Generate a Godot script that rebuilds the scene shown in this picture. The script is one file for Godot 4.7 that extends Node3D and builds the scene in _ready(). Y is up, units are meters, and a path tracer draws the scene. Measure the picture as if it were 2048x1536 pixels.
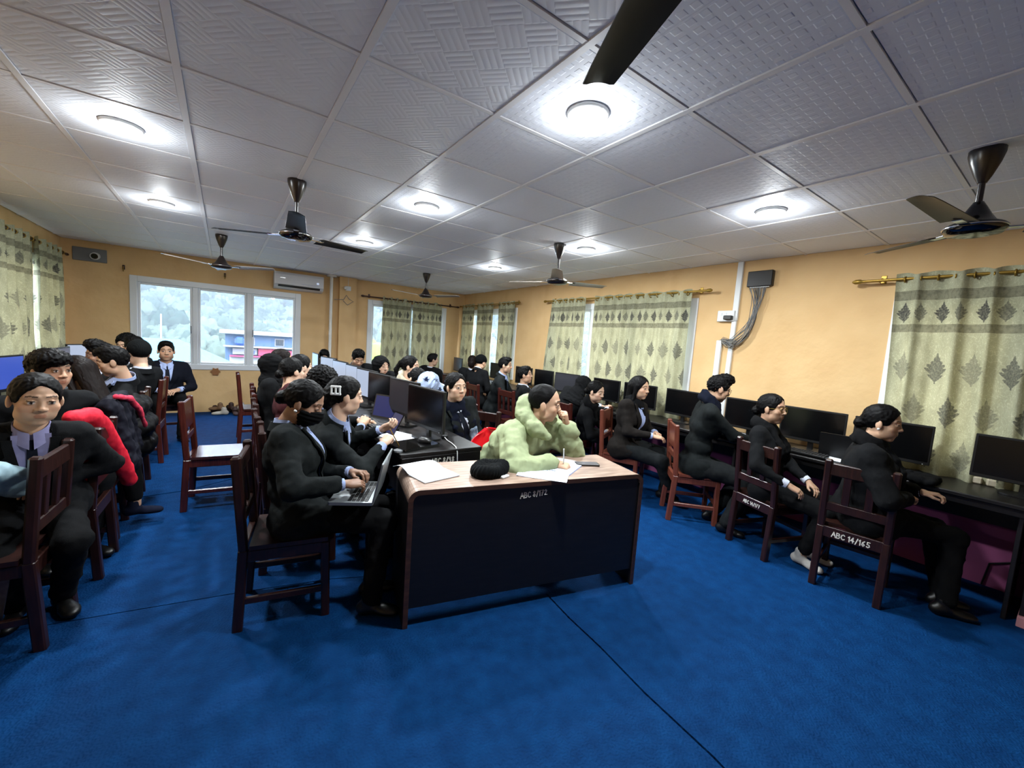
extends Node3D
# A computer classroom: camera, sky, lamps and exposure first, then the room, the furniture, the small things, the people.

const CAM := Vector3(0, 1.53, 0)
const CEIL := 2.58
const XL := -1.9
const XR := 4.6
const ZB := 8.65
const ZN := -2.6

var M := {}
var T := {}
var used := {}
var rng := RandomNumberGenerator.new()
var fold := FastNoiseLite.new()
var fuzz := FastNoiseLite.new()

func _ready():
	rng.seed = 11
	fold.seed = 4; fold.frequency = 7.0; fold.fractal_octaves = 2
	fuzz.seed = 9; fuzz.frequency = 55.0; fuzz.fractal_octaves = 2
	# camera
	var cam := Camera3D.new()
	cam.name = "camera"
	cam.keep_aspect = Camera3D.KEEP_HEIGHT
	cam.fov = rad_to_deg(2.0 * atan(768.0 / 821.6256))
	cam.near = 0.05; cam.far = 400.0
	var fw := Vector3(sin(0.6159) * cos(0.0976), -sin(0.0976), -cos(0.6159) * cos(0.0976))
	var rt := Vector3(cos(0.6159), 0, sin(0.6159))
	var up := rt.cross(fw)
	var rl := -0.0703
	var r2 := rt * cos(rl) - up * sin(rl)
	var u2 := rt * sin(rl) + up * cos(rl)
	cam.transform = Transform3D(Basis(r2, u2, -fw), CAM)
	add_child(cam)
	cam.current = true
	# sky and exposure
	var we := WorldEnvironment.new(); we.name = "world_environment"
	var env := Environment.new()
	var sky := Sky.new(); var sm := ProceduralSkyMaterial.new()
	sm.sky_top_color = Color(0.80, 0.87, 0.97); sm.sky_horizon_color = Color(0.93, 0.96, 1.0)
	sm.ground_bottom_color = Color(0.42, 0.45, 0.47); sm.ground_horizon_color = Color(0.6, 0.63, 0.66)
	sm.energy_multiplier = SKY_E
	sky.sky_material = sm
	env.background_mode = Environment.BG_SKY; env.sky = sky
	env.ambient_light_source = Environment.AMBIENT_SOURCE_DISABLED
	env.tonemap_mode = Environment.TONE_MAPPER_LINEAR
	env.tonemap_exposure = EXPOSURE
	env.sdfgi_enabled = true; env.ssao_enabled = true; env.ssil_enabled = true
	env.volumetric_fog_enabled = true; env.volumetric_fog_density = 0.0
	we.environment = env
	add_child(we)
	materials()
	room()
	outside()
	fittings()
	furniture()
	small_things()
	people()

const SKY_E := 19.0
const EXPOSURE := 1.2
const LAMP_E := 4.25

# ---------------------------------------------------------------- helpers
func V(x: float, y: float, d: float) -> Vector3: return Vector3(x, y, -d)
func XF(p: Vector3, yaw := 0.0, pitch := 0.0, roll := 0.0) -> Transform3D:
	return Transform3D(Basis.from_euler(Vector3(deg_to_rad(pitch), deg_to_rad(yaw), deg_to_rad(roll))), p)

func ST() -> SurfaceTool:
	var st := SurfaceTool.new(); st.begin(Mesh.PRIMITIVE_TRIANGLES); return st

func numbered(n: String) -> String:
	if not used.has(n):
		used[n] = 0
		return n
	used[n] += 1
	return "%s_%03d" % [n, used[n]]

func tag(o: Node, label: String, category: String, group := "", kind := ""):
	if label: o.set_meta("label", label)
	if category: o.set_meta("category", category)
	if group: o.set_meta("group", group)
	if kind: o.set_meta("kind", kind)
	return o

func thing(called: String, at: Vector3, yaw: float, label: String, category: String, group := "") -> Node3D:
	var o := Node3D.new(); o.name = numbered(called); add_child(o)
	o.position = at; o.rotation_degrees.y = yaw
	tag(o, label, category, group)
	return o

func put(called: String, mesh: Mesh, mat: Material, parent: Node = self, xf := Transform3D()) -> MeshInstance3D:
	var o := MeshInstance3D.new()
	o.mesh = mesh; o.material_override = mat; o.transform = xf
	o.cast_shadow = GeometryInstance3D.SHADOW_CASTING_SETTING_ON
	o.name = numbered(called) if parent == self else called
	parent.add_child(o, true)
	return o

func obj(called: String, st: SurfaceTool, mat: Material, parent: Node = self, xf := Transform3D()) -> MeshInstance3D:
	st.generate_normals()
	return put(called, st.commit(), mat, parent, xf)

func struct(called: String, st: SurfaceTool, mat: Material, label := "", parent: Node = self) -> MeshInstance3D:
	var o := obj(called, st, mat, parent)
	if parent == self: tag(o, label, "", "", "structure")
	return o

func dup(src: Node3D, at: Vector3, yaw: float, label: String, group := "") -> Node3D:
	var o: Node3D = src.duplicate()
	o.name = numbered(String(src.name).rstrip("0123456789").trim_suffix("_")); add_child(o)
	o.position = at; o.rotation_degrees.y = yaw
	if label: o.set_meta("label", label)
	if group: o.set_meta("group", group)
	return o

func tri(st: SurfaceTool, a: Vector3, b: Vector3, c: Vector3):   # counter-clockwise from outside
	st.add_vertex(a); st.add_vertex(c); st.add_vertex(b)
func quad(st: SurfaceTool, a: Vector3, b: Vector3, c: Vector3, d: Vector3):
	tri(st, a, b, c); tri(st, a, c, d)
func away(st: SurfaceTool, a: Vector3, b: Vector3, c: Vector3, mid: Vector3):
	if (b - a).cross(c - a).dot((a + b + c) / 3.0 - mid) >= 0.0: tri(st, a, b, c)
	else: tri(st, a, c, b)

func box(st: SurfaceTool, xf: Transform3D, size: Vector3, bev := 0.0):
	st.set_smooth_group(-1)
	var h := size * 0.5
	var m := xf.origin
	var b: float = minf(bev, minf(h.x, minf(h.y, h.z)) * 0.9)
	var p := {}
	for sx in [-1, 1]:
		for sy in [-1, 1]:
			for sz in [-1, 1]:
				var s := Vector3(sx, sy, sz)
				for a in 3:
					var v := (h - Vector3(b, b, b)) * s
					v[a] = h[a] * s[a]
					p[Vector4i(sx, sy, sz, a)] = xf * v
	for a in 3:
		var u := (a + 1) % 3; var w := (a + 2) % 3
		for s in [-1, 1]:
			var q := []
			for k in [[-1, -1], [1, -1], [1, 1], [-1, 1]]:
				var c := Vector4i(0, 0, 0, a); c[a] = s; c[u] = k[0]; c[w] = k[1]
				q.append(p[c])
			away(st, q[0], q[1], q[2], m); away(st, q[0], q[2], q[3], m)
		if b > 0.0:
			for su in [-1, 1]:
				for sw in [-1, 1]:
					var q := []
					for k in [[-1, u], [1, u], [1, w], [-1, w]]:
						var c := Vector4i(0, 0, 0, k[1]); c[a] = k[0]; c[u] = su; c[w] = sw
						q.append(p[c])
					away(st, q[0], q[1], q[2], m); away(st, q[0], q[2], q[3], m)
	if b > 0.0:
		for sx in [-1, 1]:
			for sy in [-1, 1]:
				for sz in [-1, 1]:
					away(st, p[Vector4i(sx, sy, sz, 0)], p[Vector4i(sx, sy, sz, 1)], p[Vector4i(sx, sy, sz, 2)], m)

func bx(st: SurfaceTool, x0: float, x1: float, y0: float, y1: float, d0: float, d1: float, bev := 0.0):
	box(st, Transform3D(Basis(), Vector3((x0 + x1) / 2, (y0 + y1) / 2, -(d0 + d1) / 2)), Vector3(absf(x1 - x0), absf(y1 - y0), absf(d1 - d0)), bev)

func bar(st: SurfaceTool, a: Vector3, b: Vector3, w: float, t: float, bev := 0.0, side := Vector3.RIGHT):
	var y := (b - a).normalized()
	var x := side - y * side.dot(y)
	if x.length() < 0.01: x = Vector3.FORWARD - y * Vector3.FORWARD.dot(y)
	x = x.normalized()
	box(st, Transform3D(Basis(x, y, x.cross(y)), (a + b) / 2), Vector3(w, (b - a).length(), t), bev)

func tube(st: SurfaceTool, pts: Array, r, sides := 8, closed := false):
	st.set_smooth_group(0)
	var n := pts.size()
	var rings := []
	var ref := Vector3.UP
	if absf(((pts[1] - pts[0]) as Vector3).normalized().dot(ref)) > 0.9: ref = Vector3.RIGHT
	for i in n:
		var t: Vector3 = (pts[(i + 1) % n] - pts[(i - 1 + n) % n]) if closed else (pts[mini(i + 1, n - 1)] - pts[maxi(i - 1, 0)])
		t = t.normalized()
		var u := (ref - t * ref.dot(t))
		if u.length() < 0.001: u = Vector3.RIGHT - t * t.x
		u = u.normalized(); ref = u
		var w := t.cross(u)
		var rad: float = r[i] if r is Array else r
		var ring := []
		for k in sides:
			var an := TAU * k / sides
			ring.append((pts[i] as Vector3) + (u * cos(an) + w * sin(an)) * rad)
		rings.append(ring)
	for i in (n if closed else n - 1):
		var j := (i + 1) % n
		for k in sides:
			var l := (k + 1) % sides
			quad(st, rings[i][k], rings[i][l], rings[j][l], rings[j][k])
	if not closed:
		st.set_smooth_group(-1)
		for k in range(1, sides - 1):
			tri(st, rings[0][0], rings[0][k + 1], rings[0][k])
			tri(st, rings[n - 1][0], rings[n - 1][k], rings[n - 1][k + 1])

func lathe(st: SurfaceTool, xf: Transform3D, prof: Array, sides := 20, sm := 0):
	# prof: [radius, height] going upwards; sharp steps come from repeated points
	for i in prof.size() - 1:
		st.set_smooth_group(sm + i if (prof[i + 1].size() > 2) else sm)
		for k in sides:
			var a := TAU * k / sides; var b := TAU * (k + 1) / sides
			var p := func(q, an): return xf * Vector3(q[0] * sin(an), q[1], q[0] * cos(an))
			var A = p.call(prof[i], a); var B = p.call(prof[i], b); var C = p.call(prof[i + 1], b); var D = p.call(prof[i + 1], a)
			if prof[i][0] > 0.0: tri(st, A, B, C)
			if prof[i + 1][0] > 0.0: tri(st, A, C, D)

func prism(st: SurfaceTool, poly: PackedVector2Array, depth: float, xf: Transform3D):
	st.set_smooth_group(-1)
	var P := poly
	if Geometry2D.is_polygon_clockwise(P): P.reverse()
	var idx := Geometry2D.triangulate_polygon(P)
	for k in range(0, idx.size(), 3):
		var a := P[idx[k]]; var b := P[idx[k + 1]]; var c := P[idx[k + 2]]
		if (b - a).cross(c - a) < 0.0:
			var t := b; b = c; c = t
		tri(st, xf * Vector3(a.x, a.y, depth / 2), xf * Vector3(b.x, b.y, depth / 2), xf * Vector3(c.x, c.y, depth / 2))
		tri(st, xf * Vector3(a.x, a.y, -depth / 2), xf * Vector3(c.x, c.y, -depth / 2), xf * Vector3(b.x, b.y, -depth / 2))
	for i in P.size():
		var a := P[i]; var b := P[(i + 1) % P.size()]
		quad(st, xf * Vector3(a.x, a.y, -depth / 2), xf * Vector3(b.x, b.y, -depth / 2), xf * Vector3(b.x, b.y, depth / 2), xf * Vector3(a.x, a.y, depth / 2))

func round_rect(w: float, h: float, r: float, seg := 4) -> PackedVector2Array:
	var p := PackedVector2Array()
	for c in [[1, 1, 0.0], [-1, 1, 0.25], [-1, -1, 0.5], [1, -1, 0.75]]:
		for k in seg + 1:
			var an: float = TAU * (c[2] + 0.25 * k / seg)
			p.append(Vector2(c[0] * (w / 2 - r) + r * cos(an), c[1] * (h / 2 - r) + r * sin(an)))
	return p

# a curved sheet given as rows of points, with a rim that gives it thickness
func sheet(st: SurfaceTool, rows: Array, thick: float, uvs := false):
	st.set_smooth_group(0)
	var R := rows.size(); var C: int = rows[0].size()
	var nrm := []
	for i in R:
		var l := []
		for j in C:
			var du: Vector3 = rows[i][mini(j + 1, C - 1)] - rows[i][maxi(j - 1, 0)]
			var dv: Vector3 = rows[mini(i + 1, R - 1)][j] - rows[maxi(i - 1, 0)][j]
			l.append(du.cross(dv).normalized())
		nrm.append(l)
	var put_v := func(i: int, j: int, back: bool):
		if uvs: st.set_uv(Vector2(float(j) / (C - 1), float(i) / (R - 1)))
		st.add_vertex(rows[i][j] - (nrm[i][j] * thick if back else Vector3.ZERO))
	for i in R - 1:
		for j in C - 1:
			for q in [[0, 0], [1, 1], [0, 1], [0, 0], [1, 0], [1, 1]]: put_v.call(i + q[0], j + q[1], false)
			for q in [[0, 0], [0, 1], [1, 1], [0, 0], [1, 1], [1, 0]]: put_v.call(i + q[0], j + q[1], true)
	var rim := []
	for j in C: rim.append([0, j])
	for i in range(1, R): rim.append([i, C - 1])
	for j in range(C - 2, -1, -1): rim.append([R - 1, j])
	for i in range(R - 2, 0, -1): rim.append([i, 0])
	st.set_smooth_group(1)
	for k in rim.size():
		var a = rim[k]; var b = rim[(k + 1) % rim.size()]
		put_v.call(a[0], a[1], false); put_v.call(b[0], b[1], false); put_v.call(b[0], b[1], true)
		put_v.call(a[0], a[1], false); put_v.call(b[0], b[1], true); put_v.call(a[0], a[1], true)

# handwritten characters as painted strokes
const STROKES := {
	"A": [[[0, 0], [.35, 1], [.7, 0]], [[.15, .4], [.58, .4]]],
	"B": [[[.05, 0], [.05, 1], [.45, .95], [.55, .75], [.4, .55], [.05, .52]], [[.4, .55], [.62, .35], [.5, .05], [.05, 0]]],
	"C": [[[.6, .85], [.4, 1], [.15, .85], [.05, .5], [.15, .12], [.4, 0], [.62, .15]]],
	"8": [[[.5, .85], [.3, 1], [.1, .8], [.3, .55], [.52, .28], [.3, 0], [.06, .22], [.3, .55], [.5, .85]]],
	"1": [[[.1, .8], [.28, 1], [.28, 0]]],
	"7": [[[.05, 1], [.55, 1], [.25, 0]], [[.18, .5], [.5, .5]]],
	"2": [[[.08, .8], [.3, 1], [.52, .8], [.1, .05], [.6, .05]]],
	"9": [[[.5, .75], [.3, 1], [.1, .75], [.28, .52], [.5, .7], [.45, 0]]],
	"6": [[[.5, .95], [.2, .7], [.08, .25], [.3, 0], [.52, .22], [.35, .48], [.12, .32]]],
	"5": [[[.55, 1], [.15, 1], [.12, .58], [.42, .55], [.52, .25], [.3, 0], [.06, .12]]],
	"4": [[[.4, 0], [.4, 1], [.05, .35], [.6, .35]]],
	"/": [[[0, -.1], [.35, 1.05]]],
}
func writing(text: String, h: float, thick := 0.17) -> ArrayMesh:
	var st := ST()
	var x := 0.0
	var total := 0.0
	for ch in text: total += (0.35 if ch == " " else 0.5 if ch == "/" or ch == "1" else 0.82)
	x = -total / 2
	for ch in text:
		if STROKES.has(ch):
			for s in STROKES[ch]:
				for i in s.size() - 1:
					var a := Vector3((x + s[i][0]) * h * 0.9, s[i][1] * h, 0); var b := Vector3((x + s[i + 1][0]) * h * 0.9, s[i + 1][1] * h, 0)
					var d := (b - a).normalized() * h * thick * 0.4
					bar(st, a - d, b + d, h * thick, 0.0016)
		x += (0.35 if ch == " " else 0.5 if ch == "/" or ch == "1" else 0.82)
	st.generate_normals()
	return st.commit()

# ---------------------------------------------------------------- materials
func mat(key: String, col: Color, rough := 0.6, spec := 0.5, metal := 0.0) -> StandardMaterial3D:
	var m := StandardMaterial3D.new()
	m.resource_name = key
	m.albedo_color = col; m.roughness = rough; m.metallic_specular = spec; m.metallic = metal
	M[key] = m
	return m

func noise_tex(freq: float, c0: Color, c1: Color, size := 256, oct := 3, as_n := false, bump := 4.0) -> NoiseTexture2D:
	var n := FastNoiseLite.new(); n.seed = 3; n.frequency = freq; n.fractal_octaves = oct
	var t := NoiseTexture2D.new(); t.width = size; t.height = size; t.seamless = true; t.noise = n
	if as_n:
		t.as_normal_map = true; t.bump_strength = bump
	else:
		var g := Gradient.new(); g.set_color(0, c0); g.set_color(1, c1); t.color_ramp = g
	return t

func tripl(m: StandardMaterial3D, scale: Vector3, world := false):
	m.uv1_triplanar = true; m.uv1_scale = scale; m.uv1_world_triplanar = world
	return m

func wood(key: String, c0: Color, c1: Color, rough: float, scale := Vector3(9, 0.9, 9)):
	var m := mat(key, Color.WHITE, rough, 0.5)
	m.albedo_texture = noise_tex(0.02, c0, c1, 256, 4)
	tripl(m, scale)
	return m

func cloth(key: String, col: Color, var_col: Color, rough := 0.9, nscale := 0.6):
	var m := mat(key, Color.WHITE, rough, 0.25)
	m.albedo_texture = noise_tex(0.03, col, var_col, 128, 2)
	m.normal_enabled = true; m.normal_texture = T.weave; m.normal_scale = nscale
	tripl(m, Vector3(5, 5, 5))
	return m

func materials():
	T.weave = noise_tex(0.22, Color.BLACK, Color.WHITE, 256, 2, true, 2.0)
	T.rough_n = noise_tex(0.05, Color.BLACK, Color.WHITE, 256, 4, true, 3.0)
	var m: StandardMaterial3D
	m = mat("wall_paint", Color.WHITE, 0.75, 0.3)
	m.albedo_texture = noise_tex(0.008, Color(0.83, 0.685, 0.49), Color(0.87, 0.735, 0.54), 256, 3)
	m.normal_enabled = true; m.normal_texture = T.rough_n; m.normal_scale = 0.12
	tripl(m, Vector3(.8, .8, .8), true)
	mat("pink_paint", Color(0.62, 0.33, 0.50), 0.7, 0.3)
	mat("plaster_out", Color(0.7, 0.68, 0.64), 0.9)
	m = mat("ceil_a", Color(0.91, 0.925, 0.955), 0.55, 0.4)
	m.normal_enabled = true; m.normal_texture = emboss(0); m.normal_scale = 0.45; tripl(m, Vector3(1 / .6, 1 / .6, 1 / .6))
	m = mat("ceil_b", Color(0.91, 0.925, 0.96), 0.55, 0.4)
	m.normal_enabled = true; m.normal_texture = emboss(1); m.normal_scale = 0.35; tripl(m, Vector3(1 / .6, 1 / .6, 1 / .6))
	mat("ceil_bar", Color(0.92, 0.92, 0.93), 0.45, 0.5)
	m = mat("carpet", Color.WHITE, 0.75, 0.16)
	m.albedo_texture = noise_tex(0.012, Color(0.018, 0.165, 0.33), Color(0.03, 0.22, 0.41), 512, 5)
	m.normal_enabled = true; m.normal_texture = T.weave; m.normal_scale = 0.7
	tripl(m, Vector3(1.3, 1.3, 1.3), true)
	wood("wood_dark", Color(0.10, 0.045, 0.035), Color(0.21, 0.10, 0.08), 0.32)
	wood("wood_red", Color(0.19, 0.075, 0.058), Color(0.29, 0.12, 0.09), 0.27)
	wood("wood_orange", Color(0.34, 0.17, 0.125), Color(0.45, 0.235, 0.175), 0.32)
	wood("laminate_oak", Color(0.47, 0.38, 0.33), Color(0.74, 0.64, 0.57), 0.38, Vector3(.8, 8, 8))
	wood("laminate_edge", Color(0.22, 0.14, 0.11), Color(0.36, 0.24, 0.18), 0.4, Vector3(1, 6, 6))
	wood("laminate_dark", Color(0.055, 0.050, 0.062), Color(0.105, 0.095, 0.105), 0.42, Vector3(.8, 6, 6))
	wood("table_black", Color(0.045, 0.04, 0.042), Color(0.11, 0.10, 0.10), 0.35, Vector3(8, 8, .8))
	mat("seat_red", Color(0.20, 0.03, 0.035), 0.35)
	mat("white_paint", Color(0.90, 0.89, 0.86), 0.6)
	mat("upvc", Color(0.86, 0.87, 0.88), 0.35)
	mat("white_plastic", Color(0.85, 0.86, 0.86), 0.4)
	mat("grey_plastic", Color(0.45, 0.46, 0.47), 0.45)
	mat("ac_body", Color(0.80, 0.80, 0.81), 0.35)
	mat("black_plastic", Color(0.055, 0.055, 0.06), 0.42)
	mat("black_gloss", Color(0.02, 0.018, 0.02), 0.12, 0.6)
	mat("fan_brown", Color(0.10, 0.065, 0.055), 0.28, 0.6)
	mat("fan_blade", Color(0.19, 0.16, 0.13), 0.45, 0.35)
	mat("fan_pale", Color(0.62, 0.59, 0.56), 0.35, 0.6)
	mat("fan_dark", Color(0.035, 0.05, 0.068), 0.45, 0.3)
	mat("chrome", Color(0.75, 0.75, 0.76), 0.2, 0.5, 1.0)
	mat("brass", Color(0.62, 0.50, 0.22), 0.4, 0.5, 0.7)
	mat("rod_brown", Color(0.22, 0.09, 0.05), 0.4)
	mat("screen_off", Color(0.022, 0.024, 0.03), 0.2, 0.5)
	mat("screen_grey", Color(0.20, 0.20, 0.22), 0.25, 0.5)
	for d in [["screen_white", Color(0.80, 0.86, 0.97), 0.62], ["screen_blue", Color(0.03, 0.16, 0.45), 0.55], ["screen_sky", Color(0.30, 0.42, 0.88), 0.6], ["phone_glow", Color(0.42, 0.42, 0.62), 0.28], ["phone_pale", Color(0.75, 0.76, 0.82), 0.35]]:
		m = mat(d[0], Color(0.02, 0.02, 0.02), 0.25)
		m.emission_enabled = true; m.emission = d[1]; m.emission_energy_multiplier = d[2]
	m = mat("lamp_glow", Color(1, 1, 1), 0.5); m.emission_enabled = true; m.emission = Color(1.0, 0.99, 0.96); m.emission_energy_multiplier = 4.0
	m = mat("glass", Color(0.9, 0.95, 0.97, 0.06), 0.02); m.transparency = BaseMaterial3D.TRANSPARENCY_ALPHA
	m = mat("lens_glass", Color(0.95, 0.97, 1, 0.08), 0.02); m.transparency = BaseMaterial3D.TRANSPARENCY_ALPHA
	mat("paper", Color(0.88, 0.90, 0.93), 0.8, 0.2)
	m = mat("paper_print", Color.WHITE, 0.8, 0.2); m.albedo_texture = print_tex()
	mat("silver", Color(0.55, 0.57, 0.58), 0.35, 0.5, 0.6)
	mat("key_black", Color(0.04, 0.04, 0.045), 0.5)
	mat("red_plastic", Color(0.80, 0.03, 0.10), 0.25, 0.6)
	cloth("suit_black", Color(0.050, 0.053, 0.060), Color(0.075, 0.08, 0.088))
	cloth("suit_green", Color(0.068, 0.08, 0.083), Color(0.105, 0.12, 0.122))
	cloth("suit_navy", Color(0.045, 0.052, 0.085), Color(0.07, 0.08, 0.12))
	cloth("suit_brown", Color(0.08, 0.07, 0.066), Color(0.12, 0.105, 0.095))
	cloth("trouser_black", Color(0.040, 0.042, 0.048), Color(0.062, 0.065, 0.072))
	cloth("trouser_grey", Color(0.075, 0.085, 0.092), Color(0.115, 0.125, 0.13))
	cloth("trouser_navy", Color(0.04, 0.05, 0.085), Color(0.06, 0.075, 0.12))
	cloth("knit_maroon", Color(0.22, 0.10, 0.115), Color(0.30, 0.15, 0.16))
	cloth("puffer_green", Color(0.54, 0.58, 0.44), Color(0.63, 0.67, 0.52), 0.7, 0.25)
	cloth("puffer_mint", Color(0.52, 0.62, 0.66), Color(0.64, 0.74, 0.77), 0.6, 0.25)
	cloth("puffer_red", Color(0.72, 0.10, 0.17), Color(0.86, 0.17, 0.24), 0.6, 0.25)
	cloth("lining_pink", Color(0.75, 0.16, 0.25), Color(0.85, 0.3, 0.38), 0.7, 0.25)
	cloth("jacket_navy", Color(0.06, 0.065, 0.10), Color(0.10, 0.10, 0.14), 0.7, 0.3)
	cloth("bag_black", Color(0.035, 0.035, 0.04), Color(0.06, 0.06, 0.065), 0.6, 0.4)
	cloth("cloth_grey", Color(0.33, 0.33, 0.37), Color(0.45, 0.45, 0.50))
	cloth("shirt_blue", Color(0.56, 0.62, 0.78), Color(0.64, 0.69, 0.83), 0.85, 0.2)
	cloth("shirt_white", Color(0.74, 0.76, 0.83), Color(0.82, 0.84, 0.89), 0.85, 0.2)
	cloth("shirt_mauve", Color(0.48, 0.47, 0.62), Color(0.56, 0.55, 0.69), 0.85, 0.2)
	cloth("tie_navy", Color(0.045, 0.06, 0.10), Color(0.07, 0.09, 0.14), 0.7, 0.3)
	cloth("tie_steel", Color(0.20, 0.26, 0.36), Color(0.28, 0.34, 0.44), 0.7, 0.3)
	cloth("scarf_black", Color(0.03, 0.032, 0.038), Color(0.05, 0.052, 0.06))
	cloth("scarf_navy", Color(0.03, 0.045, 0.09), Color(0.055, 0.075, 0.14))
	cloth("scarf_cream", Color(0.72, 0.68, 0.58), Color(0.82, 0.78, 0.70))
	cloth("sock_white", Color(0.66, 0.65, 0.63), Color(0.76, 0.75, 0.73))
	cloth("sock_navy", Color(0.045, 0.06, 0.12), Color(0.07, 0.09, 0.16))
	cloth("trouser_cream", Color(0.62, 0.58, 0.45), Color(0.72, 0.68, 0.55))
	cloth("knit_hat", Color(0.022, 0.03, 0.035), Color(0.05, 0.06, 0.065), 0.95, 1.2)
	m = mat("scarf_dots", Color.WHITE, 0.85, 0.2); m.albedo_texture = dots_tex(); tripl(m, Vector3(5, 5, 5))
	m = mat("scarf_check", Color.WHITE, 0.85, 0.2); m.albedo_texture = noise_tex(0.03, Color(.25, .35, .45), Color(.75, .8, .85), 128, 3); tripl(m, Vector3(6, 3, 6))
	m = mat("hair_black", Color.WHITE, 0.5, 0.22)
	m.albedo_texture = noise_tex(0.05, Color(0.022, 0.02, 0.022), Color(0.055, 0.05, 0.052), 128, 3)
	m.normal_enabled = true; m.normal_texture = T.weave; m.normal_scale = 1.0; tripl(m, Vector3(14, 3, 14))
	m = mat("hair_brown", Color.WHITE, 0.5, 0.22)
	m.albedo_texture = noise_tex(0.05, Color(0.05, 0.034, 0.03), Color(0.11, 0.072, 0.062), 128, 3)
	m.normal_enabled = true; m.normal_texture = T.weave; m.normal_scale = 1.0; tripl(m, Vector3(14, 3, 14))
	m = mat("skin", Color.WHITE, 0.5, 0.4); m.vertex_color_use_as_albedo = true; m.subsurf_scatter_enabled = true; m.subsurf_scatter_strength = 0.08
	mat("shoe_black", Color(0.03, 0.03, 0.032), 0.4)
	m = mat("curtain_cloth", Color.WHITE, 0.9, 0.2); m.albedo_texture = curtain_tex(); m.backlight_enabled = true; m.backlight = Color(0.5, 0.45, 0.37)
	m.normal_enabled = true; m.normal_texture = T.rough_n; m.normal_scale = 0.25

func emboss(kind: int) -> ImageTexture:
	var n := 256
	var im := Image.create_empty(n, n, false, Image.FORMAT_RGBA8)
	for y in n:
		for x in n:
			var v := 0.5
			if kind == 0:   # woven diagonal bands
				var u := fposmod(float(x + y) / 32.0, 2.0); var w := fposmod(float(x - y) / 32.0, 2.0)
				v = 0.3 + 0.35 * absf(sin(PI * (u if (int((x + y) / 64) + int((x - y + 512) / 64)) % 2 == 0 else w) * 2.0))
			else:           # small squares in rows
				var u := absf(fposmod(x / 21.33, 1.0) - 0.5); var w := absf(fposmod(y / 21.33, 1.0) - 0.5)
				v = 0.3 + (0.4 if maxf(u, w) < 0.28 else 0.0) + (0.2 if (x % 64) < 5 else 0.0)
			im.set_pixel(x, y, Color(v, v, v))
	im.bump_map_to_normal_map(3.0)
	return ImageTexture.create_from_image(im)

func print_tex() -> ImageTexture:
	var im := Image.create_empty(128, 180, false, Image.FORMAT_RGB8)
	im.fill(Color(0.88, 0.90, 0.94))
	for r in range(14, 168, 7):
		var x := 12
		while x < 112:
			var w := 4 + (x * 7 + r * 13) % 15
			if (x + r) % 5 != 0: im.fill_rect(Rect2i(x, r, mini(w, 114 - x), 2), Color(0.45, 0.50, 0.62))
			x += w + 3
	return ImageTexture.create_from_image(im)

func dots_tex() -> ImageTexture:
	var n := 128
	var im := Image.create_empty(n, n, false, Image.FORMAT_RGB8)
	im.fill(Color(0.66, 0.72, 0.84))
	for c in [[32, 32], [96, 32], [0, 96], [64, 96], [128, 96]]:
		for y in n:
			for x in n:
				var d := Vector2(x - c[0], y - c[1])
				if d.length() < 13.0 + 4.0 * cos(6.0 * d.angle()): im.set_pixel(x, y, Color(0.07, 0.10, 0.2))
	return ImageTexture.create_from_image(im)

func curtain_tex() -> ImageTexture:
	# one curtain width (u) and its whole drop (v): mottled cream damask, two banded strips high up, rows of grey tree-like leaves
	var w := 640; var h := 768
	var a := FastNoiseLite.new(); a.seed = 5; a.frequency = 0.05; a.fractal_octaves = 2
	var b := FastNoiseLite.new(); b.seed = 8; b.frequency = 0.012
	var data := PackedByteArray(); data.resize(w * h * 3)
	var leaves := []
	for k in 7: leaves.append([46.0 + k * 91, 155.0, 50.0 if k % 2 == 0 else 46.0, 0.88 if k % 2 == 0 else 0.55])
	for r in 3:
		for k in 4: leaves.append([70.0 + k * 160 + (r % 2) * 80, 352.0 + r * 150, 74.0, 0.62 if k % 2 else 0.36])
	for y in h:
		var band := 0.0
		if (y > 78 and y < 112) or (y > 200 and y < 228): band = 0.62
		if y == 78 or y == 84 or y == 111 or y == 200 or y == 206 or y == 227: band = 0.85
		for x in w:
			var n := a.get_noise_2d(x, y); var s := b.get_noise_2d(x, y * 0.6)
			var t := 0.5 + (0.22 if absf(n) < 0.07 else -0.03) + s * 0.25
			var c := Color(0.50, 0.50, 0.41).lerp(Color(0.80, 0.80, 0.68), clampf(t, 0, 1))
			if band > 0.0: c = c.lerp(Color(0.32, 0.31, 0.26), band * (0.75 + 0.3 * n))
			var i := (y * w + x) * 3
			data[i] = int(c.r * 255); data[i + 1] = int(c.g * 255); data[i + 2] = int(c.b * 255)
	for l in leaves:
		for y in range(maxi(0, int(l[1] - l[2] * 0.8)), mini(h, int(l[1] + l[2] * 0.8))):
			for x in range(maxi(0, int(l[0] - l[2] * 0.9)), mini(w, int(l[0] + l[2] * 0.9))):
				var dx: float = (x - l[0]) / (l[2] * 0.5); var dy: float = (y - l[1]) / l[2]
				var wd := (0.78 - absf(dy + 0.05)) * (0.80 + 0.85 * dy) * 2.3
				wd *= 0.62 + 0.42 * absf(sin(dy * 13.0 + absf(dx) * 3.0))
				if absf(dx) < wd or (absf(dx) < 0.1 and dy < 0.78 and dy > 0.0):
					var i := (y * w + x) * 3
					var f: float = l[3] * (0.8 + 0.4 * a.get_noise_2d(x * 2.0, y * 2.0))
					for c in 3: data[i + c] = int(lerpf(data[i + c], 56.0, f))
	return ImageTexture.create_from_image(Image.create_from_data(w, h, false, Image.FORMAT_RGB8, data))

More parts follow.
